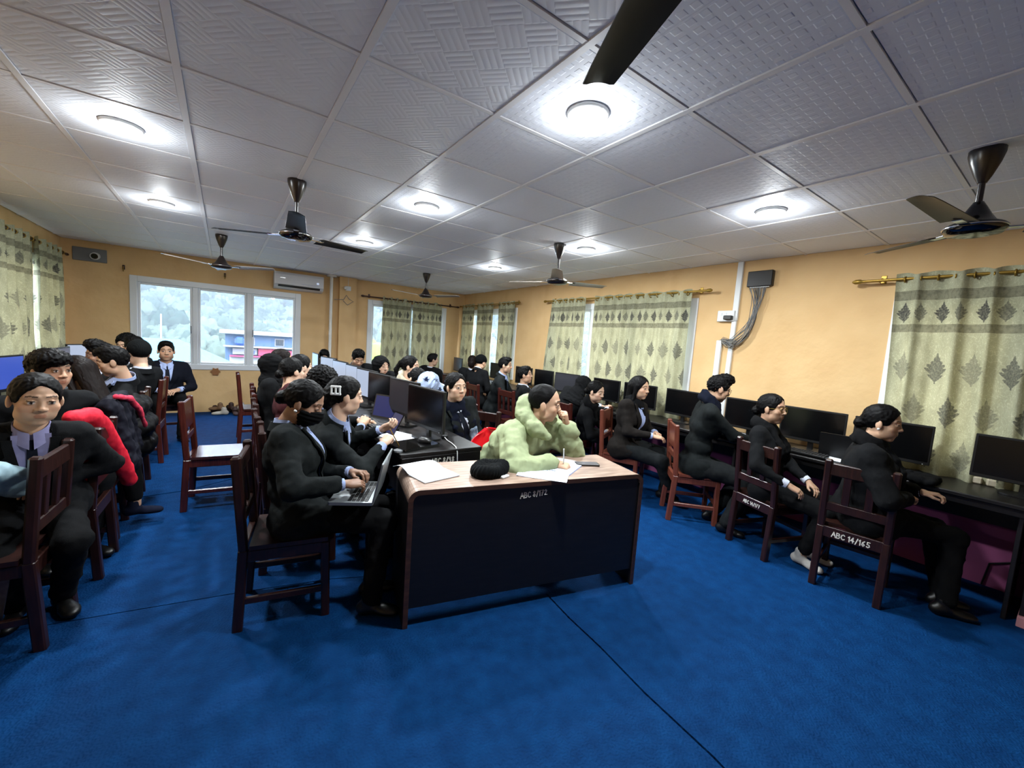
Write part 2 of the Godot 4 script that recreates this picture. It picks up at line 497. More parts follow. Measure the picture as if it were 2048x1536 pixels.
# ---------------------------------------------------------------- the room
func wall_along(called: String, label: String, axis: String, at: float, thick: float, a0: float, a1: float, holes: Array):
	# a wall with openings [a0, a1, y0, y1]; axis x: runs along x at depth «at», axis d: runs along depth at x «at»
	var st := ST()
	var hs := holes.duplicate(); hs.sort_custom(func(p, q): return p[0] < q[0])
	var slab := func(p0, p1, y0, y1):
		if p1 - p0 < 0.001 or y1 - y0 < 0.001: return
		if axis == "x": bx(st, p0, p1, y0, y1, at, at + thick)
		else: bx(st, at, at + thick, y0, y1, p0, p1)
	var cur := a0
	for h in hs:
		slab.call(cur, h[0], 0.0, CEIL + 0.1)
		slab.call(h[0], h[1], 0.0, h[2]); slab.call(h[0], h[1], h[3], CEIL + 0.1)
		cur = h[1]
	slab.call(cur, a1, 0.0, CEIL + 0.1)
	return struct(called, st, M.wall_paint, label)

func window(called: String, label: String, axis: String, at: float, inward: float, a0: float, a1: float, y0: float, y1: float, bars: Array, fw := 0.07):
	# a white frame standing in its opening; inward is the side of the room (-1 or +1 along the wall's normal axis)
	var P := func(a, y, n) -> Vector3: return V(a, y, at + n) if axis == "x" else V(at + n, y, a)
	var bar3 := func(st, p0, p1, q0, q1, n0, n1):
		var A: Vector3 = P.call(p0, q0, n0); var B: Vector3 = P.call(p1, q1, n1)
		box(st, Transform3D(Basis(), (A + B) / 2), (B - A).abs(), 0.006)
	var st := ST()
	var i0 := inward * 0.02; var i1 := -inward * 0.09
	bar3.call(st, a0 - fw * .3, a0 + fw, y0 - fw * .3, y1 + fw * .3, i0, i1); bar3.call(st, a1 - fw, a1 + fw * .3, y0 - fw * .3, y1 + fw * .3, i0, i1)
	bar3.call(st, a0 + fw, a1 - fw, y1 - fw, y1 + fw * .3, i0, i1); bar3.call(st, a0 + fw, a1 - fw, y0 - fw * .3, y0 + fw, i0, i1)
	var w := struct(called, st, M.upvc, label)
	var edges := [a0 + fw] + bars + [a1 - fw]
	for b in bars:
		st = ST(); bar3.call(st, b - .035, b + .035, y0 + fw, y1 - fw, inward * .012, -inward * .06); obj("mullion", st, M.upvc, w)
	for k in edges.size() - 1:
		var e0: float = edges[k] + (.035 if k > 0 else 0.0); var e1: float = edges[k + 1] - (.035 if k < edges.size() - 2 else 0.0)
		st = ST()
		for q in [[e0, e0 + .035, y0 + fw, y1 - fw], [e1 - .035, e1, y0 + fw, y1 - fw], [e0 + .035, e1 - .035, y0 + fw, y0 + fw + .035], [e0 + .035, e1 - .035, y1 - fw - .035, y1 - fw]]:
			bar3.call(st, q[0], q[1], q[2], q[3], -inward * .005, -inward * .045)
		obj("sash", st, M.upvc, w)
		st = ST()
		bar3.call(st, e0 + .03, e1 - .03, y0 + fw + .03, y1 - fw - .03, -inward * .022, -inward * .026)
		obj("pane", st, M.glass, w)
	return w

func room():
	# floor: a slab, and the carpet laid over it in lapped sheets
	var st := ST()
	bx(st, XL - .2, XR + .2, -.25, -0.012, ZN - .2, ZB + .2)
	var fl := struct("floor", st, mat("slab_dark", Color(.06, .06, .07), .9), "floor of lapped blue carpet sheets over a dark slab")
	carpets(fl)
	wall_along("wall_back", "ochre back wall with a wide bare window and a curtained one", "x", ZB, .2, XL - .2, XR + .2, [[-1.16, 1.16, .75, 2.15], [2.42, 4.13, .74, 2.2]])
	wall_along("wall_right", "ochre right wall behind the row of dark monitors", "d", XR, .2, ZN - .2, ZB, [[6.5, 8.5, .85, 2.2], [2.82, 5.35, .85, 2.2], [-1.1, 1.03, .85, 2.17]])
	wall_along("wall_left", "ochre left wall with dark patterned curtains", "d", XL - .2, .2, ZN - .2, ZB, [[6.15, 8.2, .9, 2.2]])
	wall_along("wall_front", "ochre wall behind the camera", "x", ZN - .2, .2, XL, XR, [])
	# pink dado under the right-hand desks and a pillar on the back wall
	st = ST(); bx(st, XR - .008, XR, 0, .72, ZN, ZB); struct("trim_1", st, M.pink_paint, "dull pink painted lower wall under the right-hand desks")
	st = ST(); bx(st, 1.83, 2.14, 0, CEIL, ZB - .13, ZB); struct("trim_2", st, M.wall_paint, "shallow ochre pillar on the back wall beside the white pipe")
	window("window_1", "wide three-pane white window without curtains in the back wall", "x", ZB, -1, -1.16, 1.16, .75, 2.15, [-.38, .37])
	window("window_2", "white window behind the drawn curtains of the back wall", "x", ZB, -1, 2.42, 4.13, .74, 2.2, [3.27])
	window("window_3", "white window behind the far right-hand curtains", "d", XR, -1, 6.5, 8.5, .85, 2.2, [7.5])
	window("window_4", "white window behind the middle right-hand curtains", "d", XR, -1, 2.82, 5.35, .85, 2.2, [3.67, 4.5])
	window("window_5", "white window behind the near right-hand curtain", "d", XR, -1, -1.1, 1.03, .85, 2.17, [-.4, .32])
	window("window_6", "white window behind the left-hand curtains", "d", XL, 1, 6.15, 8.2, .9, 2.2, [7.18])
	for h in [[.10, 1.37], [.62, 1.37]]:
		st = ST()
		var x: float = -.38 - .055 if h[0] == .10 else .37 + .055
		tube(st, [V(x, 1.33, ZB - .03), V(x, 1.37, ZB - .05), V(x, 1.45, ZB - .05)], .008, 6)
		obj("window_latch", st, M.grey_plastic, get_node("window_1"))
	# ceiling: slab, tiles in a metal grid
	st = ST(); bx(st, XL - .2, XR + .2, CEIL + .06, CEIL + .2, ZN - .2, ZB + .2)
	var ce := struct("ceiling", st, M.plaster_out, "suspended ceiling of square embossed panels in a thin white grid")
	var tm := ST(); box(tm, Transform3D(), Vector3(.572, .012, .572), .004); tm.generate_normals()
	var tile := tm.commit()
	var gx := []; var gd := []
	var x := -.762 - 1.2
	while x < XR: gx.append(x); x += .6
	gx.append(XR + .162)
	var d := 1.749 - .6 * 8
	while d < ZB + .6: gd.append(d); d += .6
	var cut := {}
	for i in gx.size() - 1:
		for j in gd.size() - 1:
			var a0: float = maxf(gx[i], XL); var a1: float = minf(gx[i + 1], XR); var b0: float = maxf(gd[j], ZN); var b1: float = minf(gd[j + 1], ZB)
			if a1 - a0 < .04 or b1 - b0 < .04: continue
			var me: Mesh = tile
			if a1 - a0 < .59 or b1 - b0 < .59:
				var key := "%.2f %.2f" % [a1 - a0, b1 - b0]
				if not cut.has(key):
					var cs := ST(); box(cs, Transform3D(), Vector3(a1 - a0 - .028, .012, b1 - b0 - .028), .004); cs.generate_normals(); cut[key] = cs.commit()
				me = cut[key]
			var kind: Material = M.ceil_a if (i < 5) else M.ceil_b
			put("ceiling_tile", me, kind, ce, Transform3D(Basis(), V((a0 + a1) / 2, CEIL + .006 + .003 * rng.randf(), (b0 + b1) / 2)))
	for g in gx:
		if g > XL and g < XR:
			st = ST(); bx(st, g - .014, g + .014, CEIL - .003, CEIL + .03, ZN, ZB); obj("grid_runner", st, M.ceil_bar, ce)
	for g in gd:
		if g > ZN and g < ZB:
			st = ST(); bx(st, XL, XR, CEIL - .001, CEIL + .03, g - .011, g + .011); obj("grid_cross_bar", st, M.ceil_bar, ce)

func carpets(fl: Node3D):
	var poly := func(called, pts, y0, y1):
		var st := ST()
		var p := PackedVector2Array()
		for q in pts: p.append(Vector2(q[0], -q[1]))
		prism(st, p, y1 - y0, Transform3D(Basis(Vector3(1, 0, 0), Vector3(0, 0, 1), Vector3(0, -1, 0)), Vector3(0, (y0 + y1) / 2, 0)))
		obj(called, st, M.carpet, fl)
	# four sheets butted together with dark joints between their wavering edges
	var seam := [[1.50, ZN], [1.53, .1], [1.50, .45], [1.535, .67], [1.55, 1.0], [1.585, 1.29], [1.60, 1.55], [1.63, 1.79]]
	var far_edge := [[1.3, 2.1], [.96, 2.39], [.55, 2.55], [.13, 2.64], [-.35, 2.72], [-.85, 2.80], [XL, 2.86]]
	var g := .016
	var right := [[XR, ZN], [XR, 1.9]]
	var q := seam.duplicate(); q.reverse()
	for p in q: right.append([p[0] + g, p[1]])
	poly.call("carpet_sheet", right, -.0116, .004)
	var near := [[XL, ZN]]
	for p in seam + far_edge: near.append(p)
	poly.call("carpet_sheet", near, -.011, .010)
	var mid := [[XL, 2.86 + g]]
	q = far_edge.duplicate(); q.reverse(); q.remove_at(0)
	for p in q: mid.append([p[0] + g * .3, p[1] + g])
	mid += [[1.63 + g, 1.79], [XR, 1.9], [XR, 5.3], [1.5, 5.2], [.32, 4.91], [-.28, 4.58], [XL, 4.4]]
	poly.call("carpet_sheet", mid, -.0118, .004)
	poly.call("carpet_sheet", [[XL, 4.4 + g], [-.28, 4.58 + g], [.32, 4.91 + g], [1.5, 5.2 + g], [XR, 5.3 + g], [XR, ZB], [XL, ZB]], -.012, .004)

# ---------------------------------------------------------------- outside the windows
func outside():
	mat("hill_ground", Color(0.28, 0.32, 0.27), 1.0, 0.1)
	var leaf := mat("tree_leaf", Color.WHITE, 1.0, 0.1); leaf.vertex_color_use_as_albedo = true
	var st := ST()
	st.set_smooth_group(0)
	var hn := FastNoiseLite.new(); hn.seed = 2; hn.frequency = 0.02
	var hy := func(x: float, d: float) -> float:
		var far := maxf(maxf(d - 40.0, 0.0) * 0.30, maxf(x - 40.0, 0.0) * 0.32)
		return -5.0 + far + hn.get_noise_2d(x, d) * (2.0 + far * 0.25)
	var N := 44
	for i in N:
		for j in N:
			var P := func(a, b): 
				var x: float = -110.0 + 270.0 * a / N; var d: float = 9.5 + 190.0 * pow(float(b) / N, 1.3)
				return V(x, hy.call(x, d), d)
			quad(st, P.call(i, j), P.call(i + 1, j), P.call(i + 1, j + 1), P.call(i, j + 1))
	struct("hillside", st, M.hill_ground, "misty hillside outside the windows")
	# tree crowns over the slope
	var bs := ST(); bs.set_smooth_group(0)
	var ico := SphereMesh.new(); ico.radial_segments = 20; ico.rings = 12; ico.radius = 1.0; ico.height = 2.0
	var ar := ico.get_mesh_arrays()
	var vs: PackedVector3Array = ar[Mesh.ARRAY_VERTEX]
	var nn := FastNoiseLite.new(); nn.seed = 6; nn.frequency = 1.9
	for k in vs.size(): vs[k] = vs[k] * (1.0 + 0.5 * nn.get_noise_3dv(vs[k] * 1.6))
	var ar2 := []; ar2.resize(Mesh.ARRAY_MAX); ar2[Mesh.ARRAY_VERTEX] = vs; ar2[Mesh.ARRAY_INDEX] = ar[Mesh.ARRAY_INDEX]
	bs.create_from_arrays(ar2); bs.generate_normals()
	var mm := MultiMesh.new(); mm.transform_format = MultiMesh.TRANSFORM_3D; mm.use_colors = true; mm.mesh = bs.commit(); 
	var spots := []
	var r := RandomNumberGenerator.new(); r.seed = 5
	for k in 45000:
		var x := r.randf_range(-60, 130); var d := r.randf_range(36, 150)
		if x < 45 and d < 46: continue
		spots.append([x, d, r.randf_range(.25, .85) * (1.0 + d / 120.0)])
	mm.instance_count = spots.size()
	for k in spots.size():
		var s = spots[k]
		mm.set_instance_transform(k, Transform3D(Basis.from_euler(Vector3(0, r.randf() * TAU, 0)).scaled(Vector3(s[2], s[2] * r.randf_range(.8, 1.4), s[2])), V(s[0], hy.call(s[0], s[1]) + s[2] * .5, s[1])))
		var g := r.randf()
		mm.set_instance_color(k, Color(0.03 + .09 * g, 0.05 + .10 * g, 0.04 + .07 * g))
	var mi := MultiMeshInstance3D.new(); mi.multimesh = mm; mi.name = "hillside_trees"; mi.material_override = leaf
	tag(mi, "misty green trees covering the hill outside the window", "trees", "", "stuff"); add_child(mi)
	# the hazy air between the house and the hill
	var fv := FogVolume.new(); fv.name = "mist"; fv.shape = RenderingServer.FOG_VOLUME_SHAPE_BOX; fv.size = Vector3(260, 60, 130)
	fv.position = V(20, 24, 32 + 65)
	var fm := FogMaterial.new(); fm.albedo = Color(0.66, 0.68, 0.71); fm.density = 0.011; fv.material = fm
	tag(fv, "white mist hanging before the hill", "mist", "", "stuff"); add_child(fv)
	# cyan hipped roof close below
	mat("roof_cyan", Color(0.20, 0.37, 0.43), 0.7); mat("wall_far_blue", Color(0.24, 0.33, 0.44), 0.8); mat("roof_white", Color(0.46, 0.47, 0.49), 0.5)
	mat("sign_pink", Color(0.62, 0.16, 0.30), 0.6); mat("sign_white", Color(0.45, 0.45, 0.48), 0.6); mat("far_window", Color(0.12, 0.15, 0.2), 0.2); mat("tank_blue", Color(0.12, 0.24, 0.46), 0.6)
	mat("far_wall", Color(0.45, 0.36, 0.36), 0.8); mat("far_pale", Color(0.52, 0.52, 0.54), 0.8)
	var rf := thing("house", V(-2.4, -5, 22), 0, "neighbouring house with a pale cyan metal roof seen low in the wide window", "house")
	st = ST(); st.set_smooth_group(-1)
	var e := [V(-6, 4.2, -4.5), V(3.4, 4.2, -4.5), V(3.4, 4.2, 4.5), V(-6, 4.2, 4.5)]
	var r0 := V(-3.5, 5.75, 0); var r1 := V(.9, 5.75, 0)
	quad(st, e[0], e[1], r1, r0); quad(st, e[2], e[3], r0, r1); tri(st, e[1], e[2], r1); tri(st, e[3], e[0], r0); quad(st, e[3], e[2], e[1], e[0])
	obj("roof", st, M.roof_cyan, rf)
	st = ST(); bx(st, -5.6, 3.0, 0, 4.2, -4.1, 4.1); obj("wall", st, M.far_pale, rf)
	# blue shop building with its signs
	var bb := thing("building", V(2.2, -5, 30), 0, "blue two-storey shop building with white and pink signboards beyond the wide window", "building")
	st = ST(); bx(st, -2.1, 5.0, 0, 5.95, 0, 6); obj("wall", st, M.wall_far_blue, bb)
	st = ST(); bx(st, -2.4, 5.4, 5.95, 6.12, -.7, 6.5, .03); obj("roof", st, M.roof_white, bb)
	st = ST(); bx(st, -2.2, 5.1, 5.18, 5.27, -.8, 0, .02); obj("ledge", st, M.roof_white, bb)
	for w in [[-1.05, -.6], [.45, 1.0], [2.3, 2.85], [3.6, 4.2]]:
		st = ST(); bx(st, w[0], w[1], 5.30, 5.80, -.04, .1, .02); var wn := obj("window", st, M.sign_white, bb)
		st = ST(); bx(st, w[0] + .06, w[1] - .06, 5.36, 5.74, -.06, .02); obj("pane", st, M.far_window, wn)
	st = ST(); bx(st, -1.65, -1.15, 5.3, 5.8, -.7, -.05, .12); obj("water_tank", st, M.tank_blue, bb)
	st = ST(); bx(st, -1.75, -.5, 4.74, 5.12, -.3, -.05, .02); var sg := obj("signboard", st, M.sign_white, bb)
	for k in 6:
		st = ST(); bx(st, -1.1 + k * .085, -1.06 + k * .085, 4.80, 5.02 - .04 * (k % 2), -.33, -.29); obj("signboard_mark", st, M.tank_blue, sg)
	st = ST(); bx(st, -.44, .85, 4.70, 5.16, -.32, -.05, .02); obj("signboard", st, M.sign_pink, bb)
	st = ST(); bx(st, .9, 1.7, 4.74, 5.08, -.32, -.05, .02); obj("signboard", st, M.sign_pink, bb)
	st = ST(); bx(st, -1.9, 4.9, 3.2, 4.6, -.06, .05, .02); obj("shopfront", st, M.far_pale, bb)
	st = ST(); bx(st, -1.9, 4.9, 4.6, 4.68, -.5, .05, .02); obj("awning", st, M.sign_pink, bb)
	st = ST(); tube(st, [V(-3.8, -5, 40), V(-3.77, 1.9, 40)], [.08, .05], 8); tag(obj("utility_pole", st, M.far_pale), "pale utility pole standing before the misty hill", "pole")
	var hn2 := 0
	for h in [[-6.2, .6, 70.0, 3.6, M.far_wall], [-8.2, -.6, 66.0, 3.0, M.far_pale], [9.6, 2.6, 80.0, 4.4, M.far_wall]]:
		var ho := thing("house", V(h[0], h[1] - 3, h[2]), 0, ["small pinkish house half lost in the mist on the hill", "small pale house low on the misty hill at the left", "pinkish house on the hill seen past the back-wall curtains"][hn2], "house"); hn2 += 1
		st = ST(); bx(st, -h[3] * .5, h[3] * .5, 0, 4.2, 0, 3); obj("wall", st, h[4], ho)
		st = ST(); bx(st, -h[3] * .56, h[3] * .56, 4.2, 4.4, -.4, 3.4); obj("roof", st, M.roof_white, ho)
		for k in 3:
			st = ST(); bx(st, -h[3] * .4 + k * h[3] * .3, -h[3] * .4 + k * h[3] * .3 + .55, 2.4, 3.4, -.05, .1); obj("window", st, M.far_window, ho)
	var bush := ST()
	bush.create_from_arrays(ar2); bush.generate_normals()
	mat("bush_green", Color(0.40, 0.50, 0.16), 0.9)
	var bm := put("shrub", bush.commit(), M.bush_green, self, Transform3D(Basis().scaled(Vector3(1.3, 1.3, 1.3)), V(4.6, -.2, 14.5)))
	tag(bm, "yellow-green shrub top outside the gap beside the back-wall curtains", "shrub")

# ---------------------------------------------------------------- lamps, fans, curtains, wall fittings
func fittings():
	lamps()
	fans()
	curtains()
	wall_things()

func lamps():
	var rows := [["nearest", 1.449], ["middle", 3.249], ["farthest", 5.049]]
	var cols := [["left", -.462], ["middle", 1.338], ["right", 3.138]]
	for c in cols:
		for r in rows:
			if c[0] == "left" and r[0] == "nearest": continue
			var o := thing("ceiling_light", V(c[1], CEIL - .012, r[1]), 0, "round white ceiling light, %s of the %s line towards the back wall" % [("nearest" if r[0] == "nearest" else r[0] if c[0] != "left" else ("nearer" if r[0] == "middle" else "farther")), c[0]], "ceiling light", "round recessed ceiling lights")
			var st := ST()
			lathe(st, Transform3D(), [[.078, .012], [.094, .012], [.095, .004], [.088, -.004], [.076, -.005], [.074, .004]], 28)
			obj("trim_ring", st, M.white_plastic, o)
			st = ST(); lathe(st, Transform3D(), [[0.0, -.001], [.074, -.001], [.076, .006], [0.0, .006]], 28)
			obj("diffuser", st, M.lamp_glow, o)
			var l := AreaLight3D.new(); l.name = "lamp"
			l.area_size = Vector2(.13, .13); l.light_energy = LAMP_E; l.light_color = Color(0.955, 0.985, 1.0)
			l.area_range = 14.0
			l.shadow_enabled = true
			l.rotation_degrees.x = -90; l.position.y = -.009
			o.add_child(l)
			var g := OmniLight3D.new(); g.name = "glow"
			g.light_energy = LAMP_E * .03; g.light_color = Color(0.96, 0.985, 1.0); g.light_size = .05; g.omni_range = 14.0; g.omni_attenuation = 2.0; g.shadow_enabled = true
			g.position.y = -.09
			o.add_child(g)

func fan(at: Vector3, drop: float, ang: float, blade: Material, body: Material, label: String):
	var o := thing("ceiling_fan", at, 0, label, "ceiling fan", "ceiling fans")
	var st := ST()
	lathe(st, Transform3D(), [[0.0, -.15], [.016, -.15], [.018, -.145], [.03, -.12], [.052, -.06], [.062, -.02], [.062, 0], [0.0, 0]], 20)
	obj("canopy", st, M.fan_brown, o)
	st = ST(); tube(st, [Vector3(0, -.1, 0), Vector3(0, -drop + .06, 0)], .0125, 10); obj("down_rod", st, M.fan_brown, o)
	st = ST()
	lathe(st, Transform3D(Basis(), Vector3(0, -drop, 0)), [[0.0, -.045], [.05, -.045], [.095, -.036], [.108, -.018], [.108, -.004], [.10, .004], [.07, .018], [.05, .05], [.032, .085], [.018, .11], [.0, .115]], 26)
	var hub := obj("motor_housing", st, body, o)
	st = ST(); lathe(st, Transform3D(Basis(), Vector3(0, -drop, 0)), [[.1075, -.013], [.111, -.013], [.111, -.006], [.1075, -.006]], 26); obj("chrome_band", st, M.chrome, hub)
	for k in 3:
		var a := deg_to_rad(ang + 120.0 * k)
		var dir := Vector3(cos(a), 0, -sin(a)); var sd := Vector3(sin(a), 0, cos(a))
		var pitch := 0.16
		st = ST()
		var rows := []
		for i in 12:
			var t := i / 11.0
			var r := lerpf(.175, .60, t)
			var w := lerpf(.066, .046, t)
			if i == 11: w *= .72
			elif i == 10: r = .595; w *= .94
			var row := []
			for j in 7:
				var u := (j / 6.0 - .5) * 2.0
				row.append(Vector3(0, -drop - .012 + u * w * pitch + .007 * (1 - u * u) + .015 * t, 0) + dir * r + sd * u * w)
			rows.append(row)
		sheet(st, rows, .003)
		var b := obj("blade", st, blade, o)
		st = ST()
		bar(st, Vector3(0, -drop - .012, 0) + dir * .09, Vector3(0, -drop - .012, 0) + dir * .21, .035, .006, .002, sd); obj("blade_arm", st, M.chrome, b)

func fans():
	fan(V(.43, CEIL, 3.44), .37, -97, M.fan_dark, M.black_gloss, "black ceiling fan left of the room's middle, one blade pointing at the camera")
	fan(V(-.02, CEIL, 6.20), .355, 90, M.fan_pale, M.fan_brown, "small dark ceiling fan hanging in front of the bare back window")
	fan(V(2.74, CEIL, 6.52), .35, 68, M.fan_pale, M.fan_brown, "small brown ceiling fan hanging before the back-wall curtains")
	fan(V(2.83, CEIL, 3.32), .365, -131, M.fan_pale, M.fan_brown, "brown ceiling fan with pale blades hanging before the middle right-hand curtains")
	fan(V(2.91, CEIL, .42), .345, 172, M.fan_blade, M.black_gloss, "glossy dark ceiling fan at the right edge of the ceiling, blade turned to the camera")
	fan(V(.585, CEIL, .335), .33, 65, M.fan_dark, M.black_gloss, "ceiling fan right overhead of which one long dark blade shows at the top")

func curtain(called: String, axis: String, at: float, p0: float, p1: float, y0: float, y1: float, folds: float, amp: float, label: String, u0 := 0.0, u1 := 1.0, skew := 0.0, group := "", flare := 0.0):
	# one curtain panel with eyelets; runs from p0 to p1, hangs from y1 to y0, stands at «at»
	var o := thing(called, Vector3.ZERO, 0, label, "curtain", group)
	var mid := (p0 + p1) / 2
	o.position = V(mid, 0, at) if axis == "x" else V(at, 0, mid)
	var C := int(folds * 14) + 1; var R := 22
	var rows := []
	var ph := rng.randf() * 3.0
	for i in R:
		var t := i / float(R - 1)
		var row := []
		for j in C:
			var s := j / float(C - 1)
			var warp := s + 0.03 * sin(s * 9.0 + ph)
			var a := sin(TAU * folds * warp + ph * .3)
			var z := amp * (0.75 + 0.35 * t) * (a + 0.25 * sin(TAU * folds * 2.3 * s + 3.0 * t + ph)) + amp * .5 * sin(5 * t + s * 7 + ph) * t
			var along := lerpf(p0, p1, s) - mid + skew * t + flare * t * (s - .5) + 0.012 * cos(TAU * folds * warp) * (1.0 - t)
			var y := lerpf(y1, y0, t) + (0.012 * a if i == 0 else 0.0)
			row.append(Vector3(along, y, z) if axis == "x" else Vector3(z, y, -along))
		rows.append(row)
	var st := ST(); st.set_smooth_group(0)
	for i in R - 1:
		for j in C - 1:
			var qv := [[i, j], [i + 1, j + 1], [i, j + 1], [i, j], [i + 1, j], [i + 1, j + 1]]
			for q in qv:
				st.set_uv(Vector2(lerpf(u0, u1, q[1] / float(C - 1)), q[0] / float(R - 1) * .96 + .02))
				st.add_vertex(rows[q[0]][q[1]])
	obj("cloth", st, M.curtain_cloth, o)
	for k in int(folds * 2):
		var s := (k + .5) / (folds * 2)
		var along := lerpf(p0, p1, s) - mid
		st = ST()
		var ring := []
		for q in 12:
			var an := TAU * q / 12
			ring.append(Vector3(along + .004 * sin(an * 2), y1 - .045 + .021 * sin(an), .021 * cos(an)) if axis == "x" else Vector3(.021 * cos(an), y1 - .045 + .021 * sin(an), -along))
		tube(st, ring, .0055, 6, true)
		obj("eyelet", st, M.brass, o)
	return o

func rod(axis: String, at: float, wall: float, p0: float, p1: float, y: float, m: Material, label: String):
	var P := func(a, yy, n): return V(a, yy, n) if axis == "x" else V(n, yy, a)
	var o := thing("curtain_rod", P.call((p0 + p1) / 2, y, at), 0, label, "curtain rod", "curtain rods")
	var org := o.position
	var st := ST(); tube(st, [P.call(p0, y, at) - org, P.call(p1, y, at) - org], .012, 10); obj("pole", st, m, o)
	for e in [[p0, -1], [p1, 1]]:
		st = ST()
		tube(st, [P.call(e[0], y, at) - org, P.call(e[0] + e[1] * .02, y, at) - org, P.call(e[0] + e[1] * .03, y, at) - org, P.call(e[0] + e[1] * .065, y, at) - org, P.call(e[0] + e[1] * .085, y, at) - org], [.013, .013, .02, .02, .008], 10)
		obj("finial", st, m, o)
		st = ST()
		var q: float = e[0] - e[1] * .10
		tube(st, [P.call(q, y + .02, wall) - org, P.call(q, y + .02, (at + wall) / 2) - org, P.call(q, y - .012, at) - org], .008, 6)
		box(st, Transform3D(Basis(), P.call(q, y + .02, wall) - org), Vector3(.04, .07, .012) if axis == "x" else Vector3(.012, .07, .04), .003)
		obj("bracket", st, m, o)

func curtains():
	var g := "patterned cream and grey curtains"
	rod("d", XR - .10, XR, -1.45, 1.24, 2.27, M.brass, "brass curtain rod over the nearest right-hand window")
	curtain("curtain", "d", XR - .10, 1.03, .27, .70, 2.31, 4.0, .035, "cream leaf-row curtain behind the woman nearest the camera on the right", 0, 1.0, -0.06, g)
	curtain("curtain", "d", XR - .09, .33, -1.2, .70, 2.31, 6.5, .04, "cream leaf-patterned curtain running off the right edge of the photo", .1, 2.1, .02, g)
	rod("d", XR - .10, XR, 2.68, 5.50, 2.285, M.brass, "brass curtain rod over the middle right-hand window")
	curtain("curtain", "d", XR - .10, 4.40, 2.84, .74, 2.31, 7.5, .028, "wide cream curtain with dark leaf row beside the black network box", 0, 2.0, 0.0, g)
	curtain("curtain", "d", XR - .10, 5.38, 4.56, .76, 2.31, 5.0, .028, "cream curtain left of the bright gap in the middle right-hand window", .2, 1.3, .06, g, -.16)
	rod("d", XR - .10, XR, 6.36, 8.58, 2.30, M.brass, "brass curtain rod over the far right-hand window")
	curtain("curtain", "d", XR - .10, 8.56, 8.0, .76, 2.33, 3.5, .026, "narrow grey-cream curtain at the far corner of the right wall", 0, .8, 0, g)
	curtain("curtain", "d", XR - .10, 7.88, 7.22, .76, 2.33, 3.5, .026, "grey-cream curtain between the two light gaps of the far right window", .3, 1.2, 0, g)
	curtain("curtain", "d", XR - .10, 7.02, 6.46, .76, 2.33, 3.5, .026, "grey-cream curtain at the near end of the far right window", .1, .9, -.02, g)
	rod("x", ZB - .10, ZB, 2.32, 4.34, 2.27, M.rod_brown, "dark brown curtain rod over the back-wall curtains")
	curtain("curtain", "x", ZB - .10, 2.66, 3.27, .62, 2.30, 4.0, .028, "left one of the two dull cream curtains on the back wall", 0, 1.0, -.01, g)
	curtain("curtain", "x", ZB - .10, 3.30, 3.99, .62, 2.30, 4.0, .028, "right one of the two dull cream curtains on the back wall", .1, 1.1, .01, g)
	rod("d", XL + .10, XL, 6.0, 8.42, 2.34, M.rod_brown, "dark curtain rod over the left-wall curtains")
	curtain("curtain", "d", XL + .10, 6.05, 7.2, .80, 2.38, 5.0, .04, "dark patterned curtain at the left edge of the photo", 0, 1.3, 0, g)
	curtain("curtain", "d", XL + .10, 7.22, 8.32, .86, 2.38, 5.0, .04, "dark patterned curtain of the left wall nearest the back corner", .2, 1.4, 0, g)

